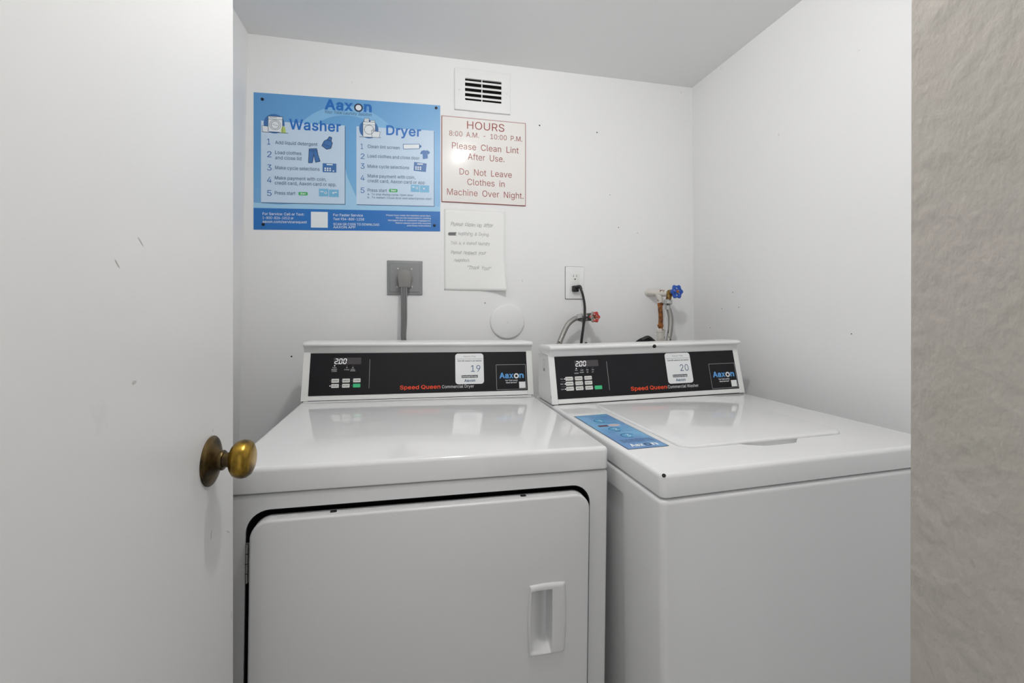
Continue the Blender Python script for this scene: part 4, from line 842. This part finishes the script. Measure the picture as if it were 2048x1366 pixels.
# cold: right, blue wheel
cvv = empty('cold_water_valve', (.9635, YB, 1.2499), label='blue-handled water valve on a rusty painted pipe at right', cat='valve')
def L(p, o): return tuple(Vector(p)-Vector(o))
O = (.9635, YB, 1.2499)
ax = Vector((.08, -.99, .06)).normalized()
handwheel(cvv, L((.9971, 1.5446, 1.2507), O), ax, .0262, M['valve_blue'])
jb = Vector((.9900, 1.5846, 1.2455))
obj('painted_elbow', tube(BM(), [L((.945, 1.664, 1.251), O), L((.955, 1.635, 1.249), O), L(jb, O)], .0135, 16), M['pipe_paint'], cvv)
obj('wall_flange', lathe(BM(), [(.017, 0), (.016, .005), (.013, .008), (.0001, .008)], L((.945, 1.6646, 1.251), O), (0, -1, 0), 20), M['pipe_paint'], cvv)
obj('valve_body', lathe(BM(), [(.012, -.012), (.0145, -.006), (.0145, .008), (.0105, .012), (.0105, .022), (.0075, .024), (.005, .040)], L(jb, O), ax, 16), M['valve_brass'], cvv)
obj('outlet_spout', tube(BM(), [L(jb, O), L((.9840, 1.577, 1.232), O), L((.9790, 1.5746, 1.216), O)], .0105, 14), M['valve_brass'], cvv)
obj('painted_tee', tube(BM(), [L((.9620, 1.622, 1.246), O), L((.9660, 1.6146, 1.228), O), L((.9690, 1.6146, 1.210), O)], .0120, 14), M['pipe_paint'], cvv)
rp = obj('rusty_pipe', tube(BM(), [L((.969, 1.6146, 1.222), O), L((.9685, 1.6146, 1.19), O), L((.9710, 1.6146, 1.15), O), L((.9700, 1.6146, 1.12), O), L((.9705, 1.6146, 1.095), O)], .0088, 14), M['rust'], cvv)
for z in (1.203, 1.117):
    obj('pipe_collar', lathe(BM(), [(.0105, -.005), (.0118, -.002), (.0118, .002), (.0105, .005)], L((.9695, 1.6146, z), O), (0, 0, 1), 16), M['rust'], rp)
obj('painted_pipe', lathe(BM(), [(.0155, -.36), (.0155, -.150), (.0172, -.148), (.0172, -.138), (.013, -.134)], L((.9712, 1.6146, 1.2399), O), (0, 0, 1), 18), M['pipe_paint'], cvv)
ch = empty('cold_water_hose', (.9784, 1.5746, 1.2152), label='braided steel hose under the blue-handled valve', cat='hose'); O2 = (.9784, 1.5746, 1.2152)
obj('coupling_nut', lathe(BM(), [(.0125, .006), (.0162, .002), (.0165, -.010), (.0125, -.014), (.0095, -.018), (.0095, -.034)], (0, 0, 0), (.05, 0, 1), 18), M['nut'], ch)
obj('hose', tube(BM(), [L((.9800, 1.5746, 1.186), O2), L((.9862, 1.5696, 1.1506), O2), L((.9818, 1.5646, 1.1058), O2), L((.966, 1.5546, 1.0444), O2), L((.945, 1.52, .96), O2), L((.94, 1.48, .86), O2)], .0096, 14), M['braid'], ch)
# hot: left, worn red wheel
O3 = (.6650, YB, 1.1525)
hv = empty('hot_water_valve', O3, label='worn red-handled water valve beside the black cord', cat='valve')
ax2 = Vector((.05, -.99, .05)).normalized()
handwheel(hv, L((.6625, 1.5546, 1.1538), O3), ax2, .0205, M['valve_red'])
obj('valve_body', lathe(BM(), [(.009, -.045), (.0135, -.04), (.0135, -.012), (.015, -.010), (.015, .010), (.0105, .016), (.0100, .026), (.005, .03), (.005, .05)], L((.6585, 1.5990, 1.1530), O3), ax2, 16), M['valve_body_dark'], hv)
obj('supply_pipe', tube(BM(), [L((.662, 1.6646, 1.1522), O3), L((.660, 1.635, 1.1525), O3), L((.6585, 1.61, 1.153), O3)], .0115, 14), M['pipe_paint'], hv)
obj('wall_flange', lathe(BM(), [(.022, 0), (.020, .005), (.012, .009), (.0001, .009)], L((.662, 1.6646, 1.1522), O3), (0, -1, 0), 20), M['pipe_paint'], hv)
obj('outlet_spout', tube(BM(), [L((.656, 1.598, 1.153), O3), L((.636, 1.588, 1.1525), O3), L((.622, 1.5855, 1.152), O3)], .0105, 14), M['nut'], hv)
O4 = (.6155, 1.5846, 1.1516)
hh_ = empty('hot_water_hose', O4, label='braided steel hose curving down from the red-handled valve', cat='hose')
obj('coupling_nut', lathe(BM(), [(.0120, -.012), (.0155, -.009), (.0155, .006), (.0115, .010), (.0095, .014), (.0095, .022)], (0, 0, 0), (-1, 0, -.25), 6), M['nut'], hh_, angle=20)
obj('hose', tube(BM(), [L((.6050, 1.5846, 1.1495), O4), L((.5900, 1.583, 1.1445), O4), L((.5629, 1.5746, 1.1241), O4), L((.5360, 1.5646, 1.0785), O4), L((.5225, 1.5546, 1.0482), O4), L((.508, 1.53, .975), O4), L((.50, 1.48, .86), O4)], .0096, 14), M['braid'], hh_)
# drain hose hump
dh = empty('drain_hose', (.8387, 1.4946, 1.0655), label='dark grey drain hose hump behind the washer console', cat='hose')
pts = [(-.046, .02, -1.046), (-.046, .02, -.5), (-.046, .02, -.22), (-.045, .01, -.08)]+[(.043*math.cos(math.radians(a)), 0, .043*math.sin(math.radians(a))-.045) for a in (170, 140, 110, 90, 70, 40, 10)]+[(.045, .01, -.08), (.046, .03, -.22), (.046, .03, -.5), (.046, .03, -1.046)]
obj('hose', tube(BM(), pts, .0165, 16), M['rubber'], dh)
obj('hose_clip', tube(BM(), [(-.020, -.006, .004), (.002, -.010, .0125), (.024, -.006, .000)], .0082, 12), M['cord_black'], dh)
bpy.context.view_layer.update()
